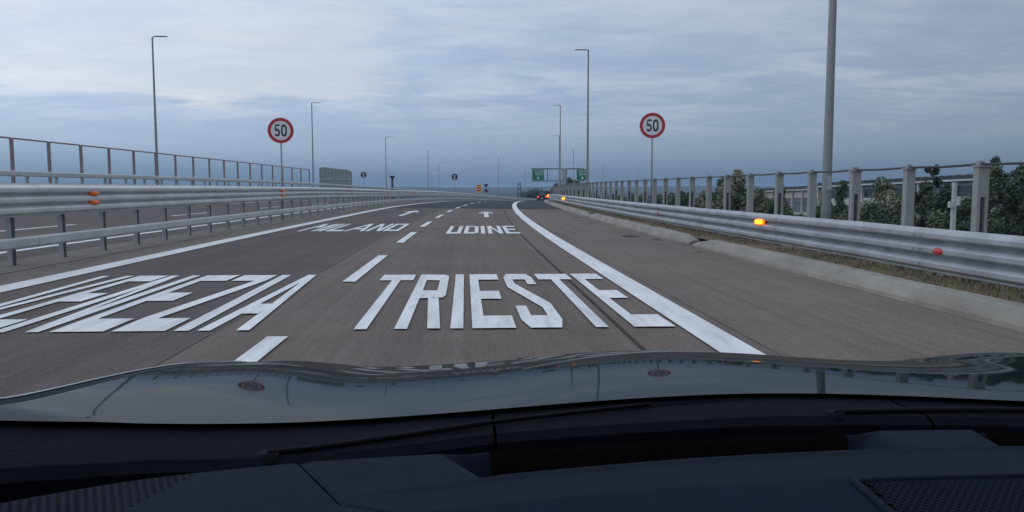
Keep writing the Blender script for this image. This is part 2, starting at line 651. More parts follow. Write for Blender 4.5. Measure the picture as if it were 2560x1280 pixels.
# paving laid at different times, as sheets
strip(MB(), lambda s: LEFT_LINE(s) - 0.25, -2.2, frange(-30, 51, 3), 0.004).build('asphalt_patch', 'asphalt_left', road, label='darker bluish asphalt of the left lane')
strip(MB(), lambda s: MEDIAN(s) + .3, lambda s: LEFT_LINE(s) - 0.25, frange(-30, 60, 4), 0.004).build('asphalt_patch', 'dirt_strip', road, label='dusty brown strip of asphalt left of the left line')
strip(MB(), 2.30, 4.755, frange(-30, 46, 4), 0.004).build('asphalt_patch', 'asphalt_shoulder', road, label='paler asphalt of the right shoulder')
m2 = MB()
rows = []
for s in STEPS:
    if s < 52:
        continue
    a, b = LEFT_LINE(s) - 0.25, 4.75
    rows.append([(a + (b - a) * k / 3 + c(s), s, zr(s) + 0.008) for k in range(4)])
a, b = LEFT_LINE(50) - 0.25, 4.75
rows.insert(0, [(a + (b - a) * k / 3 + c(50), 51.0 - 5.0 * k / 3, zr(51 - 5 * k / 3) + 0.008) for k in range(4)])
m2.loft(rows)
m2.build('asphalt_patch', 'asphalt_new', road, label='dark newer asphalt beyond the painted words')
strip(MB(), 1.305, 1.335, frange(2, 46, 3), 0.012).build('tar_joint', 'tar', road)
med = strip(MB(), lambda s: MEDIAN(s) - 0.75, lambda s: MEDIAN(s) + .38, STEPS, 0.010).build('median_strip', 'dirt_strip')
med['kind'] = 'structure'
med['label'] = 'brownish dirty strip under the median barrier'

opp = strip(MB(), -18.9, lambda s: MEDIAN(s) - 0.46, STEPS, -0.002, zo, 4).build('road', 'asphalt_left')
opp['kind'] = 'structure'
opp['label'] = 'opposite carriageway behind the median barrier'

# painted lines
strip(MB(), lambda s: 2.02 - 0.155, lambda s: 2.02 + 0.155, frange(-10, 60, 2) + frange(60, 300, 4)[1:], 0.014).build('edge_line', 'paint', road, label='wide white line along the right edge')
strip(MB(), lambda s: LEFT_LINE(s) - 0.19, lambda s: LEFT_LINE(s) + 0.19, frange(-10, 60, 2) + frange(60, 300, 4)[1:], 0.014).build('edge_line', 'paint', road, label='white line along the left edge')
for a, b in [(-1.0, 2.6), (3.4, 6.65), (10.55, 14.7), (18.1, 22.4), (25.6, 29.4), (33.2, 37.0), (41.2, 45.0), (48.8, 53), (57, 61.5), (66, 70.5), (75, 79.5), (84, 88.5), (93, 98), (104, 109), (116, 121), (128, 133)]:
    strip(MB(), -1.60 - 0.085, -1.60 + 0.085, frange(a, b, 2), 0.014).build('lane_dash', 'paint', road)
strip(MB(), lambda s: MEDIAN(s) - 1.70, lambda s: MEDIAN(s) - 1.52, frange(-5, 200, 4), 0.006, zo).build('edge_line', 'paint', opp)
strip(MB(), -16.2, -16.02, frange(-5, 200, 4), 0.006, zo).build('edge_line', 'paint', opp)
for k in range(12):
    a = 8.4 + k * 12
    strip(MB(), -12.1, -11.95, frange(a, a + 4.5, 2), 0.006, zo).build('lane_dash', 'paint', opp)

# ------------------------------------------------------------------ painted words and arrows
B_ = 0.155                                    # bar thickness (fraction of the letter height)


def glyph(ch, sw):
    """pieces (polygons in a unit cell) of one block letter; sw = stroke width as a fraction of the letter's width"""
    r = lambda x0, x1, y0, y1: [(x0, y0), (x1, y0), (x1, y1), (x0, y1)]
    h = 0.5 - sw / 2
    if ch == 'T':
        return [r(0, 1, 1 - B_, 1), r(h, h + sw, 0, 1 - B_)]
    if ch == 'I':
        return [r(0, 1, 0, 1)]
    if ch == 'L':
        return [r(0, sw, 0, 1), r(sw, 1, 0, B_)]
    if ch == 'E':
        return [r(0, sw, 0, 1), r(sw, 1, 0, B_), r(sw, .88, .5 - B_ / 2, .5 + B_ / 2), r(sw, 1, 1 - B_, 1)]
    if ch == 'U':
        return [r(0, sw, 0, 1), r(1 - sw, 1, 0, 1), r(sw, 1 - sw, 0, B_)]
    if ch == 'O':
        return [r(0, sw, 0, 1), r(1 - sw, 1, 0, 1), r(sw, 1 - sw, 0, B_), r(sw, 1 - sw, 1 - B_, 1)]
    if ch == 'D':
        return [r(0, sw, 0, 1), [(1 - sw, 0.02), (1, .09), (1, .91), (1 - sw, .98)], r(sw, 1 - sw, 0, B_), r(sw, 1 - sw, 1 - B_, 1)]
    if ch == 'R':
        m_ = .44
        return [r(0, sw, 0, 1), [(sw, 1 - B_), (1 - sw, 1 - B_ - .01), (1 - sw * .5, .99), (sw, 1)], [(1 - sw, 1 - B_ - .01), (1 - sw, m_ + B_), (1 - sw * .3, m_ + .01), (1, m_ + .06), (1, .95), (1 - sw * .5, .99)],
                [(sw, m_), (1 - sw * .3, m_ + .01), (1 - sw, m_ + B_), (sw, m_ + B_)], [(.52, m_), (1 - sw, 0), (1, 0), (.52 + sw * 1.05, m_)]]
    if ch == 'S':
        return [r(0, sw, .10, .30), [(0, .10), (sw, .10), (sw, B_), (1 - sw, B_), (1, .10), (.86, 0), (.14, 0)], [(1 - sw, B_), (1, .10), (1, .34), (1 - sw, .27)],
                [(1 - sw, .27), (1, .34), (sw, .74), (0, .66)], [(0, .66), (sw, .74), (sw, 1 - B_), (0, .90)],
                [(0, .90), (sw, 1 - B_), (1 - sw, 1 - B_), (1, .90), (.86, 1), (.14, 1)], r(1 - sw, 1, .72, .90)]
    if ch == 'Z':
        return [r(0, 1, 0, B_), r(0, 1, 1 - B_, 1), [(0, B_), (sw * 1.3, B_), (1, 1 - B_), (1 - sw * 1.3, 1 - B_)]]
    if ch == 'N':
        return [r(0, sw, 0, 1), r(1 - sw, 1, 0, 1), [(sw, 1), (sw, .72), (1 - sw, 0), (1 - sw, .28)]]
    if ch == 'M':
        return [r(0, sw, 0, 1), r(1 - sw, 1, 0, 1), [(sw, 1), (sw, .74), (.5, .30), (.5, .56)], [(1 - sw, 1), (.5, .56), (.5, .30), (1 - sw, .74)]]
    if ch == 'V':
        return [[(0, 1), (.5 - sw / 2, 0), (.5, 0), (.5, .18), (sw, 1)], [(1, 1), (1 - sw, 1), (.5, .18), (.5, 0), (.5 + sw / 2, 0)]]
    if ch == 'A':
        return [[(0, 0), (sw, 0), (.5, .80), (.5, 1), (.5 - sw / 2, 1)], [(1, 0), (.5 + sw / 2, 1), (.5, 1), (.5, .80), (1 - sw, 0)],
                [(sw + .13 * (.5 - sw) / .4, .21), (1 - sw - .13 * (.5 - sw) / .4, .21), (.655, .36), (.345, .36)]]
    return []


def road_word(word, cells, s0, s1, tilt=0.0, label=''):
    """cells: (x0, x1) of every letter at the near end; letters run from s0 (foot) to s1 (head)"""
    w = bpy.data.objects.new('painted_word', None)
    COL.objects.link(w)
    w.parent = road
    w['label'] = label
    for ch, (x0, x1) in zip(word, cells):
        mb = MB()
        wd = x1 - x0
        sw = 1 if ch == 'I' else min(.42, .112 / wd)
        for n, poly in enumerate(glyph(ch, sw)):
            pts = []
            for u, v in poly:
                s = s0 + (s1 - s0) * v
                pts.append((x0 + wd * u + tilt * v + c(s), s, zr(s) + 0.015 + 0.0004 * n))
            a = sum(p[0] * q[1] - q[0] * p[1] for p, q in zip(pts, pts[1:] + pts[:1]))
            mb.face(pts if a > 0 else pts[::-1])
        mb.build('letter', 'paint', w)


road_word('TRIESTE', [(-1.19, -.74), (-.67, -.27), (-.18, -.066), (.014, .40), (.475, .86), (.935, 1.39), (1.45, 1.82)], 6.95, 11.35, -0.03, 'white road word TRIESTE in the right lane')
road_word('VENEZIA', [(-5.05, -4.60), (-4.53, -4.13), (-4.09, -3.69), (-3.60, -3.15), (-3.08, -2.63), (-2.56, -2.43), (-2.36, -1.915)], 6.95, 11.4, -0.10, 'white road word VENEZIA in the left lane')
road_word('MILANO', [(-4.98, -4.48), (-4.42, -4.30), (-4.20, -3.72), (-3.68, -3.10), (-3.06, -2.62), (-2.56, -2.10)], 23.0, 27.7, -0.08, 'white road word MILANO farther up the left lane')
road_word('UDINE', [(-.70, -.30), (-.215, .19), (.26, .375), (.46, .87), (.94, 1.34)], 21.6, 25.9, 0.0, 'white road word UDINE farther up the right lane')


def road_arrow(x, s0, s1, dx_, label):
    mb = MB()
    L_ = s1 - s0
    P = lambda u, v, k=0: (x + u + dx_ * v + c(s0 + L_ * v), s0 + L_ * v, zr(s0 + L_ * v) + .015 + .0005 * k)
    mb.face([P(-.10, 0), P(.10, 0), P(.10, .80), P(-.10, .80)])
    mb.face([P(-.10, .80, 1), P(-.38, .70, 1), P(-.36, .62, 1), P(-.10, .70, 1)][::-1])
    mb.face([P(-.38, .70, 2), P(-.10, .80, 2), P(0, .80, 2), P(0, 1, 2)][::-1])
    mb.face([P(.38, .70, 2), P(0, 1, 2), P(0, .80, 2), P(.10, .80, 2)][::-1])
    mb.face([P(.10, .80, 1), P(.10, .70, 1), P(.36, .62, 1), P(.38, .70, 1)][::-1])
    for f in list(mb.f):
        pass
    mb.build('painted_arrow', 'paint', road, label=label)


road_arrow(.47, 33.7, 41.8, -0.12, 'white straight arrow painted in the right lane')
road_arrow(-3.38, 35.6, 44.0, -0.10, 'white straight arrow painted in the left lane')

# small litter marks on the shoulder: old tar stains
for X, s, a, b in [(4.05, 20.3, .34, .5), (4.45, 18.9, .16, .3), (4.3, 33.5, .2, .5), (3.2, 27, .1, .2), (4.4, 15.2, .1, .16)]:
    mb = MB()
    mb.face([(X + c(s) + a * math.cos(t) * random.uniform(.5, 1), s + b * math.sin(t) * random.uniform(.5, 1), zr(s) + .009) for t in [2 * PI * k / 12 for k in range(12)]])
    mb.build('tar_stain', 'tar', road)

# ------------------------------------------------------------------ right kerb, verge
kerb = bpy.data.objects.new('kerb', None)
COL.objects.link(kerb)
kerb['kind'] = 'structure'
kerb['label'] = 'sloping concrete kerb along the right shoulder'
for a, b in [(-12, 16.9), (17.25, 33.6), (33.9, 66), (66.1, 110), (110.1, 200)]:
    rings = []
    st = frange(a, b, 1.0 if b < 60 else 3.0)
    for k, s in enumerate(st):
        j = random.uniform(-.006, .006)
        e = 0.10 if (k in (0, len(st) - 1) and b < 70) else 0.0
        rings.append([(4.72 + c(s) + e * .3, s, zr(s) - .05), (4.745 + c(s) + j, s, zr(s) + .05 - e * .2), (4.83 + c(s) + j, s, zr(s) + .17 + j - e), (4.86 + c(s), s, zr(s) + .19 + j - e),
                      (5.02 + c(s), s, zr(s) + .195 + j - e), (5.04 + c(s), s, zr(s) + .1)])
    MB().loft(rings, cap=True).build('kerb_segment', 'concrete', kerb, smooth=False)

vg = MB()
rows = []
for s in frange(-12, 60, 1.0) + frange(60, 240, 5)[1:]:
    row = []
    for x, z in [(5.0, .14), (5.1, .165), (5.25, .19), (5.45, .20), (5.7, .18), (6.2, .16), (6.9, .10), (7.6, -.05), (8.7, -.45)]:
        row.append((x + c(s), s, zr(s) + z + random.uniform(-.02, .02)))
    rows.append(row)
vg.loft(rows)
vo = vg.build('verge', 'soil', smooth=True)
vo['kind'] = 'structure'
vo['label'] = 'brown earth verge behind the right kerb'

# dry grass on the verge
gb = MB()
rg = random.Random(3)
for k in range(16000):
    s = 4 + 60 * rg.random() ** 1.5
    x = 5.03 + abs(rg.gauss(0, .55))
    if x > 7.5:
        continue
    patch = math.sin(s * 1.7) + math.sin(s * .63 + 2) + math.sin(s * 4.1 + x * 3)
    if patch < rg.uniform(-2.2, 1.2):
        continue
    h = rg.uniform(.02, .075) * (1.0 if x < 5.4 else 1.6)
    a = rg.uniform(0, PI)
    w = rg.uniform(.003, .008)
    lx, ly = rg.gauss(0, h * .6), rg.gauss(0, h * .6)
    z0 = zr(s) + .14 + min(.05, max(0, (x - 5.0) * .25)) - (max(0, x - 5.7) * .08)
    X = x + c(s)
    ca, sa = math.cos(a) * w, math.sin(a) * w
    gb.face([(X - ca, s - sa, z0), (X + ca, s + sa, z0), (X + lx, s + ly, z0 + h)])
go = gb.build('grass', 'dry_grass')
go['kind'] = 'stuff'
go['label'] = 'short dry grass and weeds on the verge'

# ------------------------------------------------------------------ guardrails
TH = []
for k_ in range(3):
    o_ = k_ * .166
    TH += [(o_ + .0, .022), (o_ + .026, .064), (o_ + .046, .088), (o_ + .060, .094), (o_ + .104, .094), (o_ + .118, .086), (o_ + .132, .050), (o_ + .140, .018), (o_ + .150, .008)]
TH += [(.498, .010), (.506, .018)]


def beam(xf, side, ztop, steps, prof=TH):
    zt = ztop if callable(ztop) else (lambda s: ztop)
    """three-wave beam; side = +1: waves bulge towards +x"""
    rings = []
    for s in steps:
        jx, jz = random.uniform(-.004, .004), random.uniform(-.003, .003)
        rings.append([(xf(s) + c(s) + side * d + jx, s, zr(s) + zt(s) - t + jz) for t, d in prof])
    back = [[(x - side * .004, y, z) for x, y, z in r] for r in rings]
    full = [r + q[::-1] for r, q in zip(rings, back)]
    return MB().loft(full, close=True, cap=True)


def lens_mesh(a, b, h, n=12):
    """rounded reflector body: squashed ball"""
    mb = MB()
    rings = []
    for k in range(9):
        q = -PI / 2 + PI * k / 8
        rings.append([(a * math.copysign(abs(math.cos(q)) ** .6, math.cos(q)) * math.cos(w), b * math.sin(q), h * abs(math.cos(q)) ** .6 * math.sin(w)) for w in [2 * PI * j / n for j in range(n)]])
    return mb.loft(rings, close=True, cap=True)


# right barrier
gr = thing('guardrail', 'galvanised three wave barrier with tall posts and cable along the right verge', 'guardrail', (0, 0, 0))
XR = lambda s: 5.34
for k, a in enumerate(frange(-9, 171, 4.5)[:-1]):
    st = frange(a, a + 4.5 + .28, 1.6)
    off = 0.006 * (k % 2)
    o = beam(lambda s: XR(s) - off, -1, .78, st).build('rail_beam', 'galv_worn', gr)
# bolts at the beam laps
bolt = MB().tube([(0, 0, 0), (-.012, 0, 0)], .014, 6).build('bolt', 'galv_dull', gr)
nb = 0
for s_ in [4.64 + 4.5 * k for k in range(9)]:
    for z_ in (.78 - .083, .78 - .249, .78 - .415):
        for e_ in (-.07, .07):
            o = bolt if nb == 0 else inst(bolt, gr)
            nb += 1
            o.location = (5.34 - .100 + c(s_), s_ + e_, zr(s_) + z_)
# tall C-section post: web facing the road, flanges behind
H_ = 1.34


def c_post(wid, dep, h, slot):
    mb = MB()
    if slot:
        mb.box((0, 0, h - .17), (wid, dep, .34))
        mb.box((-wid / 2 + .018, 0, (h - .34) / 2), (.036, dep, h - .342))
        mb.box((wid / 2 - .018, 0, (h - .34) / 2), (.036, dep, h - .342))
    else:
        mb.box((0, 0, h / 2), (wid, dep, h))
    mb.box((0, 0, h + .012), (wid + .03, dep + .03, .022))
    mb.box((0, dep * .2, h + .045), (wid * .55, dep * .5, .045))
    return mb


pa = c_post(.115, .10, H_, False).build('post', 'post_grey', gr)
pb = c_post(.130, .10, H_, True).build('post', 'post_grey', gr)
pback = MB().box((0, .035, (H_ - .35) / 2), (.047, .012, H_ - .355)).build('web', 'dark_metal', pb)
blk = MB().box((0, 0, 0), (.16, .12, .30)).build('spacer', 'galv_dull', gr)
first = True
PS = [1.34 + 1.5 * k for k in range(0, 110)]
for k, s in enumerate(PS):
    x = 5.80 + c(s) + (random.uniform(-.012, .012))
    src = pb if k % 2 else pa
    if k < 2:
        o = src
        o.location = (x, s, zr(s) + .14)
        o.rotation_euler = (0, 0, dirz(s))
    else:
        o = inst(src, gr, (x, s, zr(s) + .14 + random.uniform(-.008, .008)), dirz(s))
        if k % 2:
            inst(pback, o, (0, 0, 0))
    if k == 0:
        blk.location = (5.50 + c(s), s, zr(s) + .52)
    else:
        inst(blk, gr, (5.50 + c(s), s, zr(s) + .52))
for k in (1,):
    pback.parent = pb
pts = []
for k, s in enumerate(PS):
    pts.append((5.80 + c(s), s, zr(s) + .14 + H_ + .03))
    pts.append((5.80 + c(s + .75), s + .75, zr(s + .75) + .14 + H_ + .018))
MB().tube(pts, .016, 6).build('cable', 'dark_metal', gr)
rf = lens_mesh(.030, .095, .040).build('reflector', 'reflector_red', gr, smooth=True)
for k, s in enumerate([8.7, 22.3, 35.5, 48, 61, 74]):
    o = rf if k == 0 else inst(rf, gr)
    o.location = (5.34 - .092 + c(s), s, zr(s) + .78 - .252)
    o.rotation_euler = (0, 0, dirz(s))

# amber warning lamps clipped to the right rail
for s, lab, hgt in [(14.2, 'lit amber warning lamp on the rail nearest the car', .63), (52, 'lit amber warning lamp halfway along the right rail', .57), (88, 'lit amber warning lamp at the far end of the right rail', .62)]:
    big_ = 1.0 if s < 20 else (1.9 if s < 60 else 2.6)  # far lamps oversized so their shape takes in the glow
    t = thing('warning_lamp', lab, 'warning lamp', (5.215 + c(s), s, zr(s) + hgt), dirz(s) + R(28), 'amber lamps along the right rail')
    body = MB().box((.012, 0, 0), (.02, .24 * big_, .12 * big_)).build('housing', 'dark_metal', t)
    lens = MB()
    for r_ in range(4):
        lens.tube([(-.020, -.085 * big_, (-.030 + .020 * r_) * big_), (-.020, .085 * big_, (-.030 + .020 * r_) * big_)], .0085 * big_, 8)
    lens.build('lamp_row', 'lamp_amber_core', t)
    lens_mesh(.018, .125 * big_, .060 * big_, 16).build('lens', 'lamp_amber', t, smooth=True)

# median barrier on the left
gl = thing('guardrail', 'galvanised three wave median barrier with lower rail and orange reflectors, left of our lanes', 'guardrail')
for k, a in enumerate(frange(-9, 216, 4.5)[:-1]):
    st = frange(a, a + 4.5 + .28, 1.6)
    off = 0.006 * (k % 2)
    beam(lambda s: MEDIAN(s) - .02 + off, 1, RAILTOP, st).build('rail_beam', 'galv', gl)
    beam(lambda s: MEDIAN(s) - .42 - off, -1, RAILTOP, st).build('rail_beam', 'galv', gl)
    rings = []
    for s in st:
        x = MEDIAN(s) + .02 + c(s) + off
        z = zr(s) + .46 * RAILTOP(s) / 1.29
        rings.append([(x - .05, s, z), (x, s, z - .005), (x + .012, s, z - .03), (x + .012, s, z - .14), (x, s, z - .165), (x - .05, s, z - .17)])
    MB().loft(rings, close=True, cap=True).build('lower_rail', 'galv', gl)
lp = MB()
lp.box((-.035, 0, .62), (.008, .11, 1.24)).box((0, .055, .62), (.078, .008, 1.238)).box((0, -.055, .62), (.078, .008, 1.238))
lpo = lp.build('post', 'galv_dull', gl)
dsp = MB().box((0, 0, 0), (.38, .07, .28)).build('spacer', 'dark_metal', gl)
for k in range(128):
    s = .3 + 1.6 * k
    o = lpo if k == 0 else inst(lpo, gl)
    o.location = (MEDIAN(s) - .20 + c(s), s, zr(s))
    o.scale = (1, 1, RAILTOP(s) / 1.29)
    o.rotation_euler = (0, 0, dirz(s))
    o = dsp if k == 0 else inst(dsp, gl)
    o.location = (MEDIAN(s) - .225 + c(s), s, zr(s) + RAILTOP(s) - .25)
rl = lens_mesh(.070, .15, .055).build('reflector', 'reflector_orange', gl, smooth=True)
for k in range(13):
    s = 15.45 + 14.6 * k
    for j, z in enumerate((RAILTOP(s) - .150, RAILTOP(s) - .318)):
        o = rl if k == j == 0 else inst(rl, gl)
        o.location = (MEDIAN(s) + .035 + c(s), s, zr(s) + z)
        o.rotation_euler = (0, 0, dirz(s))

# far barrier of the opposite carriageway
fb = thing('guardrail', 'far barrier of the opposite carriageway, topped by a flat handrail', 'guardrail')
for k, a in enumerate(frange(10, 190, 6)[:-1]):
    st = frange(a, a + 6, 2)
    rings = []
    for s in st:
        x, z = -18.7 + c(s), zo(-18.7, s) + 1.60
        rings.append([(x - .09, s, z), (x + .05, s, z + .004), (x + .08, s, z - .03), (x + .08, s, z - .19), (x + .05, s, z - .22), (x - .09, s, z - .22)])
    MB().loft(rings, close=True, cap=True).build('top_rail', 'galv', fb)
    rings = [[(-18.75 + c(s) + d, s, zo(-18.7, s) + 1.10 - t) for t, d in TH] for s in st]
    MB().loft(rings).build('rail_beam', 'galv', fb)
fp = MB().box((0, 0, .69), (.10, .10, 1.38)).build('post', 'galv_dull', fb)
for k in range(78):
    s = 10 + 2.25 * k
    o = fp if k == 0 else inst(fp, fb)
    o.location = (-18.82 + c(s), s, zo(-18.8, s))

# transparent screen with dull red frame behind it
sf = thing('screen_fence', 'long transparent screen with dull red posts behind the far barrier', 'fence')
XF = -20.8
spo = MB().box((0, 0, .9), (.10, .16, 3.0 - .9 + 1.2)).build('post', 'rust_red', sf)
s_list = [16.2 + 3.0 * k for k in range(25)]
for k, s in enumerate(s_list):
    o = spo if k == 0 else inst(spo, sf)
    o.location = (XF + c(s), s, zr(s) + .9)
for a, b in zip(s_list, s_list[1:]):
    for z, h in ((3.46, .07), (1.43, .07)):
        MB().loft([[(XF + c(s) + u, s, zr(s) + z + w) for u, w in ((-.03, -h / 2), (.03, -h / 2), (.03, h / 2), (-.03, h / 2))] for s in (a + .085, b - .085)], close=True, cap=True).build('frame_rail', 'rust_red', sf)
    MB().loft([[(XF + c(s) + u, s, zr(s) + w) for u, w in ((-.008, 1.48), (.008, 1.48), (.008, 3.41), (-.008, 3.41))] for s in (a + .09, b - .09)], close=True, cap=True).build('pane', 'acrylic', sf)

# ------------------------------------------------------------------ street lamps
def lamp_post(X, s, ztop, side, label, h=12.0, lean=0.0, detail=True):
    hs = 1.0 if s < 100 else 1.5
    t = thing('street_lamp', label, 'street lamp', (X, s, ztop - h), 0, 'street lamps along the motorway')
    MB().tube([(0, 0, 0), (0, 0, 1.2), (0, 0, 1.25), (0, 0, h - .1)], [.115, .108, .10, .05], 10).build('pole', 'pole_grey', t, smooth=True)
    if detail:
        MB().box((0, -.105, 1.75), (.10, .012, .30)).build('hatch', 'galv_dull', t)
    MB().tube([(0, 0, h - .15), (0, 0, h - .03), (side * .06, 0, h), (side * .32, 0, h + .01)], [.055, .05, .04, .035], 8).build('arm', 'pole_grey', t, smooth=True)
    hd = MB()
    rings = []
    for u, w, dz_ in [(.20, .06, .03), (.26, .13, .05), (.45, .16, .062), (.75, .15, .058), (.93, .10, .04), (.98, .04, .02)]:
        rings.append([(side * u * hs, w * hs * math.cos(q), h + .015 + dz_ * hs * 1.3 * max(0, math.sin(q))) for q in [PI * k / 6 for k in range(7)]])
    hd.loft(rings, close=True, cap=True)
    hh = hd.build('lamp_head', 'lamp_top', t, smooth=False)
    MB().box((side * .60, 0, h + .006), (.62, .24, .022)).build('lens', 'lamp_dark', hh)
    t.rotation_euler = (0, lean, 0)
    return t


for X, s, zt, sd_, lab in [
    (7.66, 16.9, 11.6, -1, 'grey street lamp nearest on the right, its head out of view'),
    (8.35, 57, 10.92, -1, 'tall grey street lamp left of the right speed sign'),
    (10.87, 97, 11.17, -1, 'street lamp standing in front of the green sign gantry'),
    (15.2, 137, 10.1, -1, 'street lamp just behind the one before the gantry'),
    (22.8, 177, 9.5, -1, 'street lamp between the two green signs'),
    (-20.35, 53.5, 10.92, 1, 'street lamp rising behind the transparent screen on the left'),
    (-17.55, 91, 10.67, 1, 'street lamp right of the left speed sign'),
    (-13.59, 131, 9.46, 1, 'street lamp right of the first round blue sign'),
    (-8.9, 171, 9.0, 1, 'street lamp left of the second round blue sign'),
    (-8.9, 230, 7.7, 1, 'far street lamp just left of the second round blue sign'),
    (8.75, 250, 10.4, 1, 'far street lamp right of the yellow no entry sign'),
    (20.5, 300, 9.2, 1, 'far street lamp left of the left green sign'),
    (-14.2, 300, 6.5, 1, 'distant street lamp whose head shows beside two taller ones'),
    (-26.5, 350, 4.25, 1, 'distant street lamp whose head barely clears the median barrier'),
    (41.6, 250, 8.1, -1, 'far street lamp right of the right green sign'),
    (35, 260, 8.5, -1, 'far street lamp above the right green sign'),
    (62.7, 300, 7.1, -1, 'far street lamp left of the right speed sign post'),
    (88, 330, 5.0, -1, 'distant street lamp head right of the right speed sign post'),
    (38, 350, 7.0, -1, 'distant street lamp between the gantry arms'),
]:
    lamp_post(X, s, zt, sd_, lab, 12.0 if s < 200 else 14.0, 0.0, s < 60)

# ------------------------------------------------------------------ signs
def digit_strokes(ch):
    """outline pieces of 5 and 0 in a unit box, stroke about .2"""
    out = []
    if ch == '0':
        n = 28
        for k in range(n):
            a, b = 2 * PI * k / n, 2 * PI * (k + 1) / n
            f = lambda q, rx, ry: (.5 + rx * math.copysign(abs(math.cos(q)) ** .8, math.cos(q)), .5 + ry * math.copysign(abs(math.sin(q)) ** .8, math.sin(q)))
            out.append([f(a, .22, .33), f(a, .5, .5), f(b, .5, .5), f(b, .22, .33)])
    if ch == '5':
        out += [[(.14, .87), (.92, .87), (.92, 1), (.14, 1)], [(.14, .87), (.08, .46), (.28, .46), (.33, .87)]]
        n = 22
        for k in range(n):
            a = R(140) - R(290) * k / n
            b = R(140) - R(290) * (k + 1) / n
            f = lambda q, rx, ry: (.46 + rx * math.cos(q), .32 + ry * math.sin(q))
            out.append([f(a, .23, .155), f(a, .50, .325), f(b, .50, .325), f(b, .23, .155)])
    return out


def speed_sign(X, s, zc_, dia, zbase, label, rz=0.0):
    t = thing('speed_limit_sign', label, 'road sign', (X, s, zbase), rz, 'speed limit signs')
    z = zc_ - zbase
    r = dia / 2
    MB().tube([(0, .05, 0), (0, .05, z + r * .6)], .031, 10).build('post', 'post_grey', t, smooth=True)
    MB().disc((0, 0, z), r, 48, thick=.018).build('plate', 'sign_white', t)
    MB().disc((0, -.002, z), r * .975, 48, r2=r * .745).build('red_ring', 'sign_red', t)
    for ch, x0 in (('5', -.235), ('0', .015)):
        mb = MB()
        for p in digit_strokes(ch):
            q = [((x0 + .22 * u) * dia, -.003, z + (-.235 + .47 * v) * dia) for u, v in p]
            a = sum(m_[0] * n_[2] - n_[0] * m_[2] for m_, n_ in zip(q, q[1:] + q[:1]))
            mb.face(q if a > 0 else q[::-1])
        mb.build('digit', 'sign_black', t)
    for dz_ in (-r * .45, r * .45):
        MB().box((0, .036, z + dz_), (dia * .55, .03, .04)).build('bracket', 'galv_dull', t)


speed_sign(6.38, 28.0, 3.42, .90, .12, 'round red ringed 50 speed limit sign on the right verge', R(-9))
speed_sign(-7.16, 31.0, 3.41, .97, 0.0, 'round red ringed 50 speed limit sign behind the median barrier', R(8))


def arrow_sign(X, s, zc_, dia, zb, label):
    t = thing('arrow_sign', label, 'road sign', (X, s, zb), 0, 'round blue arrow signs')
    z, r = zc_ - zb, dia / 2
    MB().tube([(0, .05, 0), (0, .05, z)], .03, 8).build('post', 'post_grey', t, smooth=True)
    MB().disc((0, 0, z), r, 36, thick=.02).build('plate', 'sign_blue', t)
    MB().disc((0, -.002, z), r * .99, 36, r2=r * .93).build('rim', 'sign_white', t)
    mb = MB()
    mb.face([(-.07 * dia, -.003, z - .36 * dia), (.07 * dia, -.003, z - .36 * dia), (.07 * dia, -.003, z + .12 * dia), (-.07 * dia, -.003, z + .12 * dia)])
    mb.face([(-.20 * dia, -.0032, z + .10 * dia), (.07 * dia, -.0032, z + .12 * dia), (.02 * dia, -.0032, z + .38 * dia)])
    mb.build('arrow', 'sign_white', t)


arrow_sign(-14.7, 112, 3.05, .90, -.1, 'dark blue round arrow sign right of the grey panel')
arrow_sign(-2.15, 112, 2.78, .95, -.6, 'dark blue round arrow sign behind the bend of the median barrier')

t = thing('no_entry_sign', 'yellow panel with red no entry disc behind the median barrier', 'road sign', (1.5, 140, -1.0))
MB().tube([(0, .05, 0), (0, .05, 2.7)], .03, 8).build('post', 'post_grey', t)
MB().box((0, .01, 2.15), (.86, .02, 1.30)).build('panel', 'sign_yellow', t)
MB().disc((0, -.004, 2.0), .36, 32, thick=.003).build('disc', 'sign_red', t)
MB().box((0, -.007, 2.0), (.5, .003, .12)).build('bar', 'sign_white', t)
MB().box((0, -.002, 2.62), (.6, .003, .14)).build('plate_text', 'sign_black', t)
t = thing('road_sign', 'dark backs of a triangular sign above a round sign on one post', 'road sign', (2.95, 150, -1.26))
MB().tube([(0, -.03, 0), (0, -.03, 3.1)], .03, 8).build('post', 'post_grey', t)
mb = MB()
tri = [(-.48, 3.22), (.48, 3.22), (.0, 2.42)]
mb.loft([[(x, 0, z) for x, z in tri], [(x, .02, z) for x, z in tri]], close=True, cap=True)
mb.build('triangle_plate', 'sign_black', t)
MB().disc((0, 0, 1.98), .36, 28, thick=.02).build('round_plate', 'sign_black', t)
MB().disc((0, -.002, 1.98), .355, 28, r2=.31).build('rim', 'post_grey', t)

# big panel seen from behind
t = thing('direction_sign', 'large grey ribbed sign panel seen from behind, left of the first blue sign', 'road sign', (-16.2, 98, .2), R(24))
for k in range(9):
    a, b = -2.0 + 4.0 * k / 9, -2.0 + 4.0 * (k + 1) / 9
    za, zb = 3.58 - .42 * k / 9, 3.58 - .42 * (k + 1) / 9
    lo = .3
    ca_ = .12 if k == 0 else 0
    cb_ = .12 if k == 8 else 0
    MB().loft([[(a + .01 + ca_ * .8, y, za - ca_), (b - .01 - cb_ * .8, y, zb - cb_), (b - .01, y, zb - .3), (b - .01, y, lo), (a + .01, y, lo), (a + .01, y, za - .3)] for y in (.03, 0)], close=True, cap=True).build('panel_sheet', 'sign_back', t)
MB().box((0, -.03, 2.1), (4.0, .05, .07)).build('stiffener', 'galv', t)
for x in (-1.4, 1.4):
    MB().box((x, .12, 1.0), (.16, .16, 3.4)).build('post', 'galv_dull', t)

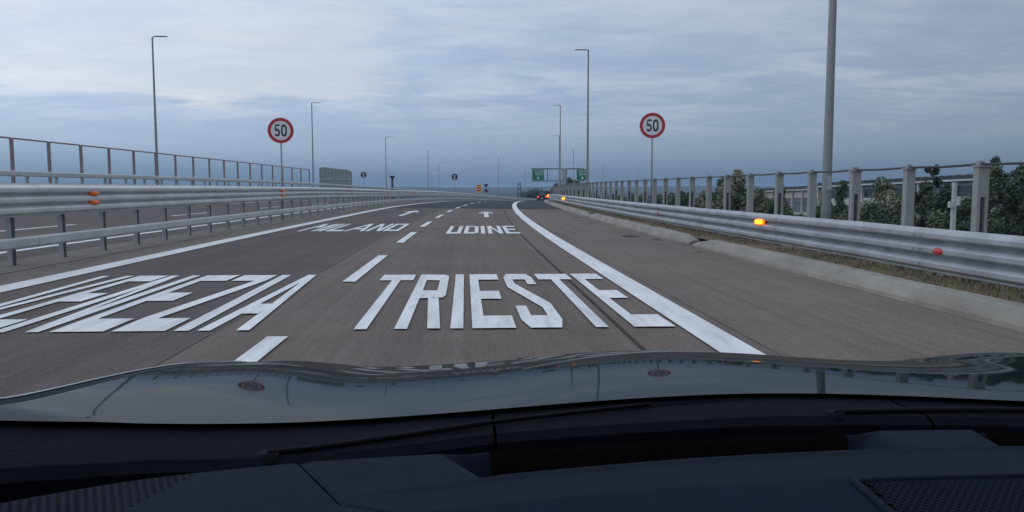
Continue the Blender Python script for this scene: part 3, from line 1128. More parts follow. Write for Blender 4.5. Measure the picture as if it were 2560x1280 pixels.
# ------------------------------------------------------------------ gantry with green signs
GS = 158
t = thing('sign_gantry', 'grey steel gantry carrying two green direction signs over the exit', 'gantry', (18.55, GS, -1.5))


def gz(y):
    return 1.24 + (470 - y) * GS / 2000 + 1.5


zt_, zb_ = gz(422.5), gz(452.5)
MB().box((0, .0, zt_ / 2 + .05), (.95, .55, zt_ + .1)).build('column', 'galv_dull', t)
MB().box((.42, -.285, zt_ / 2), (.12, .02, zt_)).build('ladder_track', 'dark_metal', t)
MB().box((-1.3, 0, zt_), (10.4, .22, .20)).build('beam', 'dark_metal', t)
MB().box((-1.3, 0, zb_), (10.4, .18, .16)).build('beam', 'dark_metal', t)
for x in (-6.35, -3.3, 3.0):
    MB().box((x, .03, (zt_ + zb_) / 2), (.12, .12, zt_ - zb_ - .2)).build('strut', 'dark_metal', t)


def text_mesh(mb, word, x0, x1, z0, z1, y):
    n = len(word)
    cw = (x1 - x0) / n
    for k, ch in enumerate(word):
        a = x0 + cw * k + cw * .1
        w = cw * .8
        if ch == 'I':
            a, w = a + w * .35, w * .3
        for j, p in enumerate(glyph(ch, 1 if ch == 'I' else .28)):
            q = [(a + w * u, y - .0004 * j, z0 + (z1 - z0) * v) for u, v in p]
            s_ = sum(m_[0] * n_[2] - n_[0] * m_[2] for m_, n_ in zip(q, q[1:] + q[:1]))
            mb.face(q if s_ > 0 else q[::-1])


for xc, w, words_, lab in ((-5.15, 2.35, ('MILANO', 'VENEZIA'), 'green sign reading MILANO VENEZIA'), (3.55, 2.35, ('TRIESTE', 'UDINE'), 'green sign reading TRIESTE UDINE')):
    h = zt_ - zb_ - .12
    zm = (zt_ + zb_) / 2
    p = MB().box((xc, -.16, zm), (w, .05, h)).build('sign_panel', 'sign_green', t, label=lab)
    bd = MB()
    e = .05
    bd.box((xc - w / 2 + e / 2, -.19, zm), (e, .006, h)).box((xc + w / 2 - e / 2, -.19, zm), (e, .006, h)).box((xc, -.191, zm + h / 2 - e / 2), (w - .01, .006, e)).box((xc, -.191, zm - h / 2 + e / 2), (w - .01, .006, e))
    bd.build('border', 'sign_white', p)
    for q, wd in enumerate(words_):
        mb = MB()
        text_mesh(mb, wd, xc - .75 + .1 * q, xc + 1.05, zm + h * (.22 - .24 * q), zm + h * (.38 - .24 * q), -.19)
        mb.build('lettering', 'sign_white', p)
    zz = zm - h * .26
    MB().face([(xc, -.19, zz + .30), (xc - .28, -.19, zz), (xc, -.19, zz - .30), (xc + .28, -.19, zz)]).build('arrow', 'sign_white', p)

# ------------------------------------------------------------------ small masts
t = thing('floodlight_mast', 'slim mast with a small lamp platform, right of the grey panel', 'mast', (-15.4, 160, -4))
MB().tube([(0, 0, 0), (0, 0, 7.4)], [.28, .2], 8).build('pole', 'dark_metal', t)
MB().loft([[(r_ * math.cos(q), r_ * math.sin(q), z) for q in [2 * PI * k / 10 for k in range(10)]] for r_, z in ((.22, 7.1), (.55, 7.5), (.55, 7.6))], close=True, cap=True).build('platform', 'dark_metal', t)
for k in range(4):
    MB().box((-.45 + .3 * k, -.1, 7.95), (.2, .15, .28)).build('floodlight', 'lamp_top', t)
MB().box((0, 0, 8.2), (1.5, .06, .06)).build('crossbar', 'dark_metal', t)
for k, sx in enumerate((-.7, 0, .7)):
    MB().tube([(sx, 0, 8.2), (sx, 0, 8.6)], .025, 6).build('rod', 'dark_metal', t)

t = thing('lattice_tower', 'small distant lattice tower on the horizon', 'tower', (21.4, 350, -9))
mb = MB()
for sx in (-1, 1):
    for sy_ in (-1, 1):
        mb.tube([(sx * 1.1, sy_ * 1.1, 0), (sx * .55, sy_ * .55, 12.9)], .09, 5)
mb.build('frame', 'dark_metal', t)
for k in range(6):
    z0, z1 = 2.1 * k + .2, 2.1 * k + 2.2
    w0, w1 = 1.1 - .55 * z0 / 12.9, 1.1 - .55 * z1 / 12.9
    m_ = MB()
    for sy_ in (-1, 1):
        m_.tube([(-w0, sy_ * w0, z0), (w1, sy_ * w1, z1)], .06, 4).tube([(w0, sy_ * w0, z0), (-w1, sy_ * w1, z1)], .06, 4)
    m_.build('brace', 'dark_metal', t)

t = thing('marker_post', 'small red and white banded marker post behind the right rail', 'marker', (6.35 + c(38), 38, .1))
for k in range(6):
    MB().tube([(0, 0, .42 + .14 * k), (0, 0, .42 + .14 * (k + 1))], .045, 10).build('band', 'sign_red' if k % 2 else 'sign_white', t)
MB().tube([(0, 0, 0), (0, 0, .42)], .03, 8).build('stake', 'post_grey', t)

# ------------------------------------------------------------------ vehicles ahead
def vehicle(name, label, cat, X, s, rz, m, wid, hgt, length, van=False):
    t = thing(name, label, cat, (X, s, zr(s)), rz)
    w = wid / 2
    prof = [(-length / 2, .35), (-length / 2 - .02, .75), (-length / 2 + .08, .98), (-length / 2 + (.12 if van else .42), hgt), (length * (.30 if van else .12), hgt + .02), (length * (.38 if van else .28), 1.02), (length / 2 - .1, .86), (length / 2, .6), (length / 2, .35)]
    rings = []
    for u, k in ((-1, .0), (-.94, 1.0), (.94, 1.0), (1, 0.)):
        ring = []
        for y, z in prof:
            tuck = .82 if z > 1.1 else 1.0
            ring.append((u * w * tuck, y * (1 - .02 * (1 - k)), z - (0.03 if k == 0 else 0)))
        rings.append(ring)
    MB().loft(rings, close=True, cap=True).build('body', m, t)
    yb = -length / 2
    sl = .10 if not van else .0
    MB().loft([[(-w * .72, yb + .10, 1.02), (w * .72, yb + .10, 1.02)], [(-w * .62, yb + (.10 if van else .38), hgt - .10), (w * .62, yb + (.10 if van else .38), hgt - .10)]]).build('rear_window', 'window_dark', t).location = (0, -.05, .02)
    for sx in (-1, 1):
        MB().box((sx * w * .80, yb - .03, .88), (w * .30, .05, .20)).build('tail_light', 'tail_red', t)
    MB().box((0, yb - .04, .62), (.52, .02, .12)).build('number_plate', 'sign_white', t)
    MB().box((0, yb - .03, .44), (w * 1.9, .10, .16)).build('bumper', 'dark_metal', t)
    for sx in (-1, 1):
        for yy in (-length * .3, length * .32):
            wh = MB().tube([(sx * w - .11 * sx, yy, .32), (sx * w + .01 * sx, yy, .32)], .32, 16).build('wheel', 'tyre', t)
            MB().tube([(sx * w + .0 * sx, yy, .32), (sx * w + .018 * sx, yy, .32)], .2, 12).build('rim', 'rim', wh)
    return t


vehicle('car', 'dark car with lit red tail lights ahead, beside the far warning lamp', 'car', 13.62, 150, dirz(150), 'car_dark', 1.9, 1.95, 4.5)
vehicle('van', 'red van farther ahead, half hidden above the dark car', 'van', 16.95, 178, dirz(178), 'car_red', 2.0, 2.5, 5.4, True)

# ------------------------------------------------------------------ vegetation
def tree(name, label, X, s, zbase, ztop, rad, leaf, seed, cat='tree', shape='oval', n=2600, lsz=.11, group='trees and bushes below the embankment', low=.25):
    rr = random.Random(seed)
    h = ztop - zbase
    rad *= 1.3
    t = thing(name, label, cat, (X, s, zbase), 0, group)
    tk = MB()
    top = h * .8
    bend = [rr.gauss(0, .08 * rad) for _ in range(6)]
    tk.tube([(bend[k] * k * .2, bend[-k - 1] * k * .2, top * k / 4) for k in range(5)], [.05 * rad + .05, .04 * rad + .04, .03 * rad + .03, .02 * rad + .02, .015], 7)
    tips = []
    for k in range(16):
        z0 = h * rr.uniform(low * .7, .75)
        a = rr.uniform(0, 2 * PI)
        f = (z0 / h - low) / (1 - low)
        prof = max(.25, math.sin(PI * min(1, max(.08, f * .75 + .22))))
        if shape == 'cone':
            prof = max(.15, 1 - f)
        ln = rad * prof * rr.uniform(.6, .95)
        e = (ln * math.cos(a), ln * math.sin(a), z0 + ln * rr.uniform(.3, .8))
        tk.tube([(0, 0, z0), (e[0] * .5, e[1] * .5, (z0 + e[2]) / 2 - .05 * ln), e], [.03 * rad, .02 * rad, .008], 5)
        tips.append(e)
    tk.build('trunk', 'bark', t)
    # clumps around the limb tips and through the crown
    cl = []
    for e in tips:
        cl.append((Vector(e), rad * rr.uniform(.22, .38)))
    for k in range(40):
        v = rr.uniform(low, .97)
        f = (v - low) / (1 - low)
        if shape == 'cone':
            pr = max(.06, 1.0 - f)
        elif shape == 'upright':
            pr = max(.10, math.sin(PI * min(.97, f * .72 + .24)) ** 1.3)
        else:
            pr = max(.12, math.sin(PI * min(.96, f * .80 + .18)))
        a, q = rr.uniform(0, 2 * PI), rad * pr * math.sqrt(rr.random()) * .85
        cl.append((Vector((q * math.cos(a), q * math.sin(a), h * v)), rad * rr.uniform(.20, .38) * (.6 + .4 * pr)))
    for k in range(3):
        cl.append((Vector((rr.gauss(0, rad * .1), rr.gauss(0, rad * .1), h * rr.uniform(.92, .99))), rad * .12))
    mbs = {m_: MB() for m_ in leaf}
    tot = sum(r_ ** 2 for _, r_ in cl)
    for ctr, r_ in cl:
        m_ = rr.choice(leaf)
        for k in range(int(7 * n * r_ * r_ / tot)):
            d = Vector((rr.gauss(0, 1), rr.gauss(0, 1), rr.gauss(0, 1))).normalized() * r_ * rr.uniform(.35, 1.12)
            d.z *= 1.15
            p = ctr + d
            if p.z < .05:
                continue
            nrm = (d.normalized() + Vector((rr.gauss(0, .6), rr.gauss(0, .6), rr.gauss(0.4, .6)))).normalized()
            a = nrm.orthogonal().normalized()
            a.rotate(Matrix.Rotation(rr.uniform(0, 2 * PI), 3, nrm))
            b = nrm.cross(a)
            L1, W1 = lsz * rr.uniform(.7, 1.5), lsz * rr.uniform(.3, .6)
            mbs[m_ if rr.random() < .8 else rr.choice(leaf)].face([p - a * L1, p + b * W1, p + a * L1, p - b * W1])
    cr = None
    for k, m_ in enumerate(leaf):
        if not mbs[m_].f:
            continue
        o = mbs[m_].build('crown' if cr is None else 'foliage', m_, t if cr is None else cr)
        cr = cr or o


def px(x, s):
    """lateral position at distance s on the bearing where the survey of the photo put the thing"""
    return (x - 1176) / 2000.0 * s


def zy(y, s):
    return 1.24 + (470 - y) * s / 2000.0


VEG = [  # bearing, distance, top elevation mark, radius, leaves, kind, label, shape
    (1852, 52, 424, 1.35, ['leaf_light', 'leaf_mid', 'leaf_pale'], 'tree', 'pale green upright tree standing left of the far warehouse', 'upright', 3400),
    (1812, 56, 446, .9, ['leaf_mid', 'leaf_dark'], 'tree', 'slim darker tree against the left side of the pale upright tree', 'upright', 1700),
    (1768, 60, 478, 1.0, ['leaf_pale', 'leaf_mid'], 'bush', 'whitish flowering bush left of the slim dark tree', 'oval', 1700),
    (1722, 70, 482, .9, ['leaf_dark', 'leaf_mid'], 'bush', 'dark low bush behind the rail, farthest left of the roadside bushes', 'oval', 1200),
    (1908, 48, 474, 1.0, ['leaf_pale', 'leaf_mid'], 'bush', 'grey green bush right of the pale upright tree', 'oval', 1800),
    (1960, 46, 464, 1.0, ['leaf_mid', 'leaf_light'], 'bush', 'rounded green bush in front of the far warehouse windows', 'upright', 2000),
    (2010, 50, 538, .9, ['leaf_light', 'leaf_mid'], 'bush', 'low bush below the blue door', 'oval', 1000),
    (2078, 44, 496, .8, ['leaf_pale', 'leaf_dark'], 'bush', 'pale flowering bush between two rail posts before the near warehouse', 'oval', 1700),
    (2126, 42, 452, .75, ['leaf_mid', 'leaf_dark'], 'tree', 'thin dark green tree top before the near warehouse', 'upright', 1700),
    (2232, 40, 452, 1.15, ['leaf_light', 'leaf_mid', 'leaf_pale'], 'tree', 'wide pale tree in the middle of the near warehouse', 'oval', 3600),
    (2222, 34, 512, 1.15, ['leaf_dark', 'leaf_mid'], 'bush', 'broad dark bush below the wide pale tree', 'oval', 2400),
    (2358, 38, 414, .85, ['leaf_dark', 'leaf_dark', 'leaf_mid'], 'tree', 'dark pointed tree left of the concrete pole', 'upright', 2600),
    (2395, 35, 470, .9, ['leaf_dark'], 'tree', 'very dark tree touching the concrete pole', 'oval', 2000),
    (2382, 30, 532, 1.0, ['leaf_light', 'leaf_mid'], 'bush', 'dull green bush under the dark pointed tree', 'oval', 1900),
    (2458, 30, 560, .8, ['leaf_mid', 'leaf_dark'], 'bush', 'low bush right of the concrete pole', 'oval', 1200),
    (2520, 34, 392, 1.0, ['leaf_mid', 'leaf_dark', 'leaf_light'], 'tree', 'tall leafy tree at the right end of the near warehouse', 'oval', 3800),
    (2062, 40, 520, 1.1, ['leaf_dark', 'leaf_mid'], 'bush', 'dark bush below the pale flowering bush', 'oval', 1500),
    (2140, 36, 520, 1.1, ['leaf_mid', 'leaf_light'], 'bush', 'green bush below the thin dark green tree', 'oval', 1500),
    (2300, 30, 540, 1.0, ['leaf_mid', 'leaf_dark'], 'bush', 'dark green bush between the wide pale tree and the dark pointed tree', 'oval', 1500),
    (2510, 26, 545, .9, ['leaf_dark', 'leaf_mid'], 'bush', 'dark bush at the foot of the tall leafy trees', 'oval', 1500),
    (2600, 32, 405, 1.2, ['leaf_mid', 'leaf_dark'], 'tree', 'tall leafy tree cut by the right edge of the view', 'oval', 2600),
]
for k, (x, s, y, r_, lv, nm, lab, sh, n) in enumerate(VEG):
    tree(nm, lab, px(x, s), s, -4.4, zy(y, s), r_, lv, 20 + k, 'tree' if nm == 'tree' else 'bush', sh, n, .085 if s < 50 else .10, low=.12)

far = [(1333, 330, 480, 4.0, 'dark round tree on the horizon left of the dark car'), (1425, 215, 446, 2.6, 'brownish tree behind the gantry column'), (1443, 225, 452, 2.4, 'brownish tree under the right green sign'),
       (1408, 240, 455, 2.2, 'small tree just right of the gantry column'), (1390, 235, 459, 2.0, 'small dark tree left of the gantry column'),
       (1545, 210, 491, 2.2, 'far tree behind the rail posts left of the right speed sign'), (1575, 230, 493, 2.4, 'far low tree just left of the right speed sign post'), (1605, 200, 492, 2.2, 'far tree close left of the right speed sign post'),
       (1650, 190, 489, 2.2, 'far tree right of the right speed sign post'), (1683, 180, 486, 2.2, 'far bushy tree behind the sixth clear gap of the posts'), (1708, 150, 480, 1.8, 'far dark tree left of the low dark bush'), (1500, 240, 490, 2.2, 'farthest tree seen between the rail posts')]
for k, (x, s, y, r_, lab) in enumerate(far):
    lv = ['leaf_dark', 'leaf_mid'] if k not in (1, 2) else ['leaf_pale', 'leaf_mid', 'bark']
    tree('tree', lab, px(x, s), s, -6.0, zy(y, s), r_, lv, 60 + k, 'tree', 'oval', 700, .28, 'trees far across the plain', .1)

# roadside lights dotted over the plain are too small to model; concrete pole by the warehouse
s = 26
t = thing('concrete_pole', 'pale concrete pole with a small box, before the near warehouse', 'pole', (px(2418, s), s, -4.2))
MB().loft([[(w * u, w * v, z) for u, v in ((-1, -1), (1, -1), (1, 1), (-1, 1))] for w, z in ((.085, 0), (.055, 4.2 + zy(456, s)))], close=True, cap=True).build('shaft', 'wall_white', t)
MB().box((-.11, -.07, 4.2 + zy(512, s)), (.20, .14, .20)).build('box', 'wall_white', t)

# ------------------------------------------------------------------ warehouses beyond the embankment
def warehouse(name, label, X, s0, s1, ztop, zdrop, bays, near):
    """long shed parallel to the road: front wall plane at X, roof of small barrel vaults across it"""
    t = thing(name, label, 'building', (X, s0, -4.8))
    Ln = s1 - s0
    zf = lambda y: ztop + 4.8 - zdrop * y / Ln
    D = 16.0
    # body behind the front
    MB().loft([[(0.6, y, 0), (0.6, y, zf(y) - .5), (D, y, zf(y) - .5), (D, y, 0)] for y in (0, Ln)], close=True, cap=True).build('wall', 'wall_grey' if near else 'wall_pale', t)
    # eaves slab
    MB().loft([[(-.6, y, zf(y) - .42), (-.6, y, zf(y) - .12), (D + .3, y, zf(y) - .12), (D + .3, y, zf(y) - .42)] for y in (-.4, Ln + .3)], close=True, cap=True).build('eaves', 'wall_white' if near else 'wall_pale', t)
    n = int(Ln / 2.05)
    for k in range(n):
        y0 = Ln * k / n
        y1 = Ln * (k + 1) / n - .05
        ring = lambda x: [(x, (y0 + y1) / 2 - (y1 - y0) / 2 * math.cos(q), zf(y0) - .118 + .62 * math.sin(q)) for q in [PI * j / 8 for j in range(9)]]
        MB().loft([ring(-.5), ring(D)], close=True, cap=True).build('roof_vault', 'roof_dark', t)
    # front: piers, parapet panels, openings
    for k in range(bays + 1):
        y = Ln * k / bays
        MB().box((.05, y, (zf(y) - .45) / 2), (.5, .45, zf(y) - .47)).build('pier', 'wall_pale', t)
    for k in range(bays):
        y0, y1 = Ln * k / bays + .25, Ln * (k + 1) / bays - .25
        zt2 = zf((y0 + y1) / 2)
        yc, w = (y0 + y1) / 2, y1 - y0
        if near:
            MB().box((.25, yc, zt2 - .85), (.2, w, .55)).build('beam', 'wall_grey', t)
            MB().box((.2, yc, zt2 - 3.3), (.25, w, 1.3)).build('parapet', 'wall_white', t)
            o = MB().box((.45, yc, zt2 - 1.9), (.1, w, 1.4)).build('opening', 'window_dark', t)
            for j in range(3):
                MB().box((.38, y0 + w * (j + .5) / 3, zt2 - 1.9), (.06, .08, 1.38)).build('mullion', 'wall_white' if k == 1 else 'wall_grey', o)
            MB().box((.45, yc, (zt2 - 4.1) / 2), (.1, w, zt2 - 4.1)).build('opening', 'window_dark', t)
        else:
            MB().box((.25, yc, zt2 - 1.25), (.2, w, 1.5)).build('panel', 'wall_pale', t)
            o = MB().box((.4, yc, zt2 - 3.6), (.1, w, 2.9)).build('window', 'window_grey', t)
            for j in range(1, 5):
                MB().box((.32, y0 + w * j / 5, zt2 - 3.6), (.06, .10, 2.88)).build('mullion', 'window_dark', o)
            MB().box((.315, yc, zt2 - 3.2), (.05, w, .09)).build('transom', 'window_dark', o)
            if k == bays - 4:
                MB().box((.1, yc - w * .2, zt2 - 5.9), (.2, w * .5, 1.5)).build('door', 'door_blue', t)
            MB().box((.3, yc, (zt2 - 5.1) / 2), (.2, w, zt2 - 5.12)).build('base_wall', 'wall_white', t)
    return t


warehouse('warehouse', 'near warehouse with open upper gallery and dark barrel roof', 70, 104, 158, 2.75, 1.0, 6, True)
warehouse('warehouse', 'far lower warehouse with big grey windows and dark barrel roof', 71.5, 158.8, 196, 1.35, .8, 7, False)
t = thing('shed', 'small pale shed left of the far warehouse', 'building', (px(1908, 200), 206, -4.8))
MB().box((0, 0, 2.4), (4.5, 4, 4.8)).build('wall', 'wall_white', t)
MB().box((0, 0, 4.95), (4.9, 4.4, .3)).build('roof', 'wall_pale', t)
MB().box((.6, -2.02, 3.4), (1.4, .06, 1.1)).build('window', 'window_dark', t)

# distant hills
hb = MB()
rows = []
rh = random.Random(5)
ph = [rh.uniform(0, 6.28) for _ in range(8)]
for k in range(161):
    a = R(-80) + R(160) * k / 160
    hh = 14 + 9 * math.sin(a * 5 + ph[0]) + 6 * math.sin(a * 13 + ph[1]) + 5 * math.sin(a * 31 + ph[2]) + 3 * math.sin(a * 67 + ph[3])
    hh = 4.5 + 5.5 * max(0, math.sin(a + .25)) + 1.6 * math.sin(a * 5 + ph[0]) + 1.1 * math.sin(a * 13 + ph[1]) + .6 * math.sin(a * 31 + ph[2]) + .3 * math.sin(a * 67 + ph[3])
    d = 1500
    rows.append([(d * math.sin(a), d * math.cos(a), -8), ((d + 300) * math.sin(a), (d + 300) * math.cos(a), hh * .7), ((d + 700) * math.sin(a), (d + 700) * math.cos(a), hh), ((d + 1400) * math.sin(a), (d + 1400) * math.cos(a), -8)])
hb.loft(rows)
h = hb.build('hills', 'hill', smooth=True)
h['kind'] = 'structure'
h['label'] = 'low hazy hills along the horizon'

# ------------------------------------------------------------------ our own car, seen from the driver's seat
XC = 0.35                                    # centre line of the car; the camera sits on its left
EYE = 1.24
own = thing('driver_car', 'dark glossy bonnet and dashboard of the car we look out of', 'car', (XC, 0, 0))


def integ(tab, y0, d0):
    """drop below the eye by forward distance, integrated from a slope table"""
    ys, dr = [tab[0][0]], [0.0]
    for (a, p), (b, q) in zip(tab, tab[1:]):
        n = 24
        for k in range(1, n + 1):
            t0, t1 = (k - 1) / n, k / n
            m_ = p + (q - p) * (t0 + t1) / 2
            ys.append(a + (b - a) * t1)
            dr.append(dr[-1] + m_ * (b - a) / n)

    def f(y):
        y = min(max(y, ys[0]), ys[-1])
        for k in range(len(ys) - 1):
            if y <= ys[k + 1]:
                t_ = (y - ys[k]) / (ys[k + 1] - ys[k])
                return dr[k] + (dr[k + 1] - dr[k]) * t_
        return dr[-1]
    e = f(y0)
    return lambda y: f(y) - e + d0


PROF = integ([(.5, .012), (.9, .035), (.95, .044), (1.122, .0764), (1.5845, .2069), (1.85, .36), (2.05, .85), (2.14, 1.6)], .95, .252)
LAT = table([(0, 0), (.52, .0275), (.72, .0120), (.80, .0145)])


def hood_z(u, Y):
    """height on the bonnet at u metres from the car's centre line"""
    a = abs(u)
    w = min(1.0, max(0.0, (Y - .76) / .70)) ** .75
    d = PROF(Y) + LAT(a) * w - .0460 * (a / .8) ** 4.3 * (1 - w)
    if Y > 1.5:
        d += (a / .8) ** 4 * .10 * ((Y - 1.5) / .6) ** 2
    return EYE - d


def rear_y(u):
    return .95 - .25 * (u / .8) ** 2


def front_y(u):
    return 2.13 - .22 * (abs(u) / .8) ** 2.2


NU, NV = 96, 72
rows = []
for i in range(NU + 1):
    u = -.79 + 1.58 * i / NU
    row = []
    for j in range(NV + 1):
        t_ = j / NV
        Y = rear_y(u) + (front_y(u) - rear_y(u)) * t_
        row.append((u, Y, hood_z(u, Y)))
    rows.append(row)
MB().loft(rows).build('bonnet', 'hood_paint', own, smooth=True)
for sd_ in (-1, 1):
    rows = []
    er = []
    for j in range(61):
        Y = .45 + (front_y(.8) - .45) * j / 60
        z0 = hood_z(.80, max(Y, rear_y(.8)))
        cv = 1.0 - .25 * max(0, (Y - 1.5) / .5) ** 2
        rows.append([(sd_ * .795, Y, z0 - .03), (sd_ * .797, Y, z0 + .001), (sd_ * .803, Y, z0 + .002), (sd_ * .822, Y, z0 - .008), (sd_ * .845 * (.99 + .01 * cv), Y, z0 - .045), (sd_ * .865, Y, z0 - .12),
                     (sd_ * .872 * (.97 + .03 * cv), Y, z0 - .28), (sd_ * .868 * (.97 + .03 * cv), Y, .38), (sd_ * .84, Y, .26)])
        er.append([(sd_ * .7985, Y, z0 + .0030), (sd_ * .8010, Y, z0 + .0036), (sd_ * .8030, Y, z0 + .0025)])
    MB().loft(rows if sd_ > 0 else [r_[::-1] for r_ in rows]).build('fender', 'hood_paint', own, smooth=True)
    MB().loft(er).build('fender_highlight', 'edge_highlight', own, smooth=True)  # thin pale strip, the edge highlight built as a surface
# front end below the bonnet
rows = []
for i in range(33):
    u = -.86 + 1.72 * i / 32
    fy = front_y(min(abs(u), .8))
    z0 = hood_z(max(-.79, min(.79, u)), fy)
    rows.append([(u, fy - .005, z0 + .0), (u, fy + .03, z0 - .08), (u, fy + .07, .52), (u, fy + .06, .36), (u, fy - .05, .22)])
MB().loft(rows).build('bumper', 'hood_paint', own, smooth=True)
for sd_ in (-1, 1):
    hl = MB()
    hl.loft([[(sd_ * x, front_y(min(.8, x)) + .022 + dy_, z) for x, z in ((.46, .60), (.62, .54), (.80, .58), (.82, .66), (.64, .68), (.48, .66))] for dy_ in (.03, 0)], close=True, cap=True)
    hl.build('headlight', 'window_grey', own)
    for yy in (1.45, -1.15):
        wh = MB().tube([(sd_ * .68, yy, .32), (sd_ * .885, yy, .32)], .32, 28).build('wheel', 'tyre', own, smooth=False)
        MB().tube([(sd_ * .88, yy, .32), (sd_ * .895, yy, .32)], .21, 20).build('rim', 'rim', wh)
    # side of the body, sill, A pillar, mirror
    rows = []
    for Y in frange(-2.1, .45, .2):
        rows.append([(sd_ * .79, Y, .96), (sd_ * .83, Y, .90), (sd_ * .872, Y, .70), (sd_ * .868, Y, .38), (sd_ * .84, Y, .26)])
    MB().loft(rows).build('door', 'hood_paint', own, smooth=True)
    MB().tube([(sd_ * .775, .62, .985), (sd_ * .70, .30, 1.22), (sd_ * .60, -.02, 1.45)], [.035, .032, .035], 8).build('windscreen_pillar', 'hood_paint', own, smooth=True)
    MB().tube([(sd_ * .60, -.02, 1.45), (sd_ * .585, -.5, 1.49), (sd_ * .585, -1.3, 1.48)], .035, 8).build('roof_rail', 'hood_paint', own, smooth=True)
    MB().tube([(sd_ * .585, -.75, 1.48), (sd_ * .79, -.80, .95)], .045, 8).build('door_pillar', 'hood_paint', own, smooth=True)
    mr = MB()
    mr.loft([[(sd_ * (.93 + .10 * math.cos(q) * k_), yy, .98 + .07 * math.sin(q) * k_) for q in [2 * PI * j / 12 for j in range(12)]] for yy, k_ in ((.36, 1.0), (.40, 1.0), (.46, .75), (.49, .3))], close=True, cap=True)
    mr.build('wing_mirror', 'hood_paint', own, smooth=True)
# roof
rows = []
for Y in frange(-1.9, -.02, .12):
    dz_ = .05 * (1 - ((Y + .9) / .95) ** 2)
    rows.append([(u, Y, 1.455 + dz_ + .03 * (1 - (u / .6) ** 2)) for u in frange(-.6, .6, .15)])
ro = MB().loft(rows).build('roof', 'hood_paint', own, smooth=True)
MB().loft([[(x, y, z - .03) for x, y, z in r_] for r_ in rows]).build('headliner', 'headliner', ro, smooth=True)
# rear bulk of the cabin
MB().box((0, -1.95, .75), (1.56, .25, 1.0)).build('rear_body', 'hood_paint', own)
MB().box((0, -.7, .24), (1.66, 3.0, .06)).build('floor_pan', 'seat_cloth', own)
for sx in (-.35, .35):
    se = MB().box((sx, -.35, .52), (.5, .5, .16)).build('seat', 'seat_cloth', own)
    MB().box((sx, -.66, .86), (.48, .14, .62)).build('backrest', 'seat_cloth', se)

def lin(pts):
    """smooth curve through the points (Catmull-Rom)"""
    def f(x):
        x = min(max(x, pts[0][0]), pts[-1][0])
        for k in range(len(pts) - 1):
            if x <= pts[k + 1][0]:
                (x0, y0), (x1, y1) = pts[k], pts[k + 1]
                m0 = (y1 - pts[k - 1][1]) / (x1 - pts[k - 1][0]) if k else (y1 - y0) / (x1 - x0)
                m1 = (pts[k + 2][1] - y0) / (pts[k + 2][0] - x0) if k + 2 < len(pts) else (y1 - y0) / (x1 - x0)
                h_ = x1 - x0
                q = (x - x0) / h_
                return (2 * q ** 3 - 3 * q * q + 1) * y0 + (q ** 3 - 2 * q * q + q) * h_ * m0 + (3 * q * q - 2 * q ** 3) * y1 + (q ** 3 - q * q) * h_ * m1
    return f


# cowl below the windscreen: plastic strip, seams, wipers
DASH = lin([(-.78, .455), (-.657, .530), (-.582, .566), (-.477, .5925), (-.379, .605), (-.318, .616), (-.154, .633), (.017, .640), (.11, .636), (.35, .62), (.60, .57), (.78, .48)])
COWL = lin([(-.79, .56), (-.713, .62), (-.633, .681), (-.526, .7256), (-.42, .775), (-.307, .819), (-.086, .846), (.013, .849), (.264, .841), (.5, .79), (.79, .64)])


def cowl_z(u, k):
    zr_ = hood_z(max(-.79, min(.79, u)), rear_y(u)) - .012
    return zr_ + (.012 if k else -.010) - (.0 if k == 0 else .0)


SEAMS = [-.78, -.325, .165, .62, .78]
for a, b in zip(SEAMS, SEAMS[1:]):
    rows = []
    for u in frange(a + .0015, b - .0015, .02):
        yr, yc = rear_y(u) + .02, COWL(u)
        zh = hood_z(u, rear_y(u)) - .010
        rows.append([(u, yr + (yc - yr) * q, zh + dz_) for q, dz_ in ((-.35, -.006), (0, .004), (.35, .004), (.45, .005), (.55, .006), (.9, .007), (1.0, .0), (1.02, -.06))])
    MB().loft(rows).build('cowl_panel', 'cowl', own, smooth=False)
rows = []
for u in frange(-.79, .79, .04):
    rows.append([(u, rear_y(u) + .13, hood_z(u, rear_y(u) + .13) - .003), (u, rear_y(u) + .12, EYE - .36), (u, COWL(u) + .03, EYE - .31), (u, DASH(u) - .06, EYE - .285), (u, DASH(u) - .08, EYE - .34)])
MB().loft(rows).build('cowl_gap_shade', 'black', own)  # black sheet gives the gap its shade and hides the road below


def cow(u, q, up):
    yr, yc = rear_y(u) + .02, COWL(u)
    return (u, yr + (yc - yr) * q, hood_z(u, rear_y(u)) - .010 + up)


for uu, nm in (((-.54, -.14), 'a'), ((.06, .56), 'b')):
    w_ = bpy.data.objects.new('wiper', None)
    COL.objects.link(w_)
    w_.parent = own
    pts = [cow(uu[0] + (uu[1] - uu[0]) * k / 16, .86 - .46 * k / 16, .010) for k in range(17)]
    MB().tube(pts, [.0028] + [.003] * 8 + [.0022] * 8, 6).build('arm', 'wiper', w_, smooth=True)
    pts = [cow(uu[0] + .12 + (uu[1] - uu[0]) * k / 16, .66 - .46 * k / 16, .003) for k in range(17)]
    MB().tube(pts, .004, 5).build('blade', 'wiper', w_)
    p = Vector(cow(uu[0], .86, -.004))
    MB().tube([p, p + Vector((0, 0, .014))], [.016, .010], 12).build('pivot', 'wiper', w_, smooth=True)

# dashboard
DZ = EYE - .200
EDGE1 = lambda u: DASH(u) - .062 - .020 * max(0, -(u - XC + .4)) * 0     # front lip of the shelf behind the tray


def seam_u(Y):
    """joint between the left dash panel and the centre panel"""
    return -.479 + (.591 - Y) * .50 + 1.2 * max(0, .50 - Y)


def smooth(a, b, x):
    t_ = min(1.0, max(0.0, (x - a) / (b - a)))
    return t_ * t_ * (3 - 2 * t_)


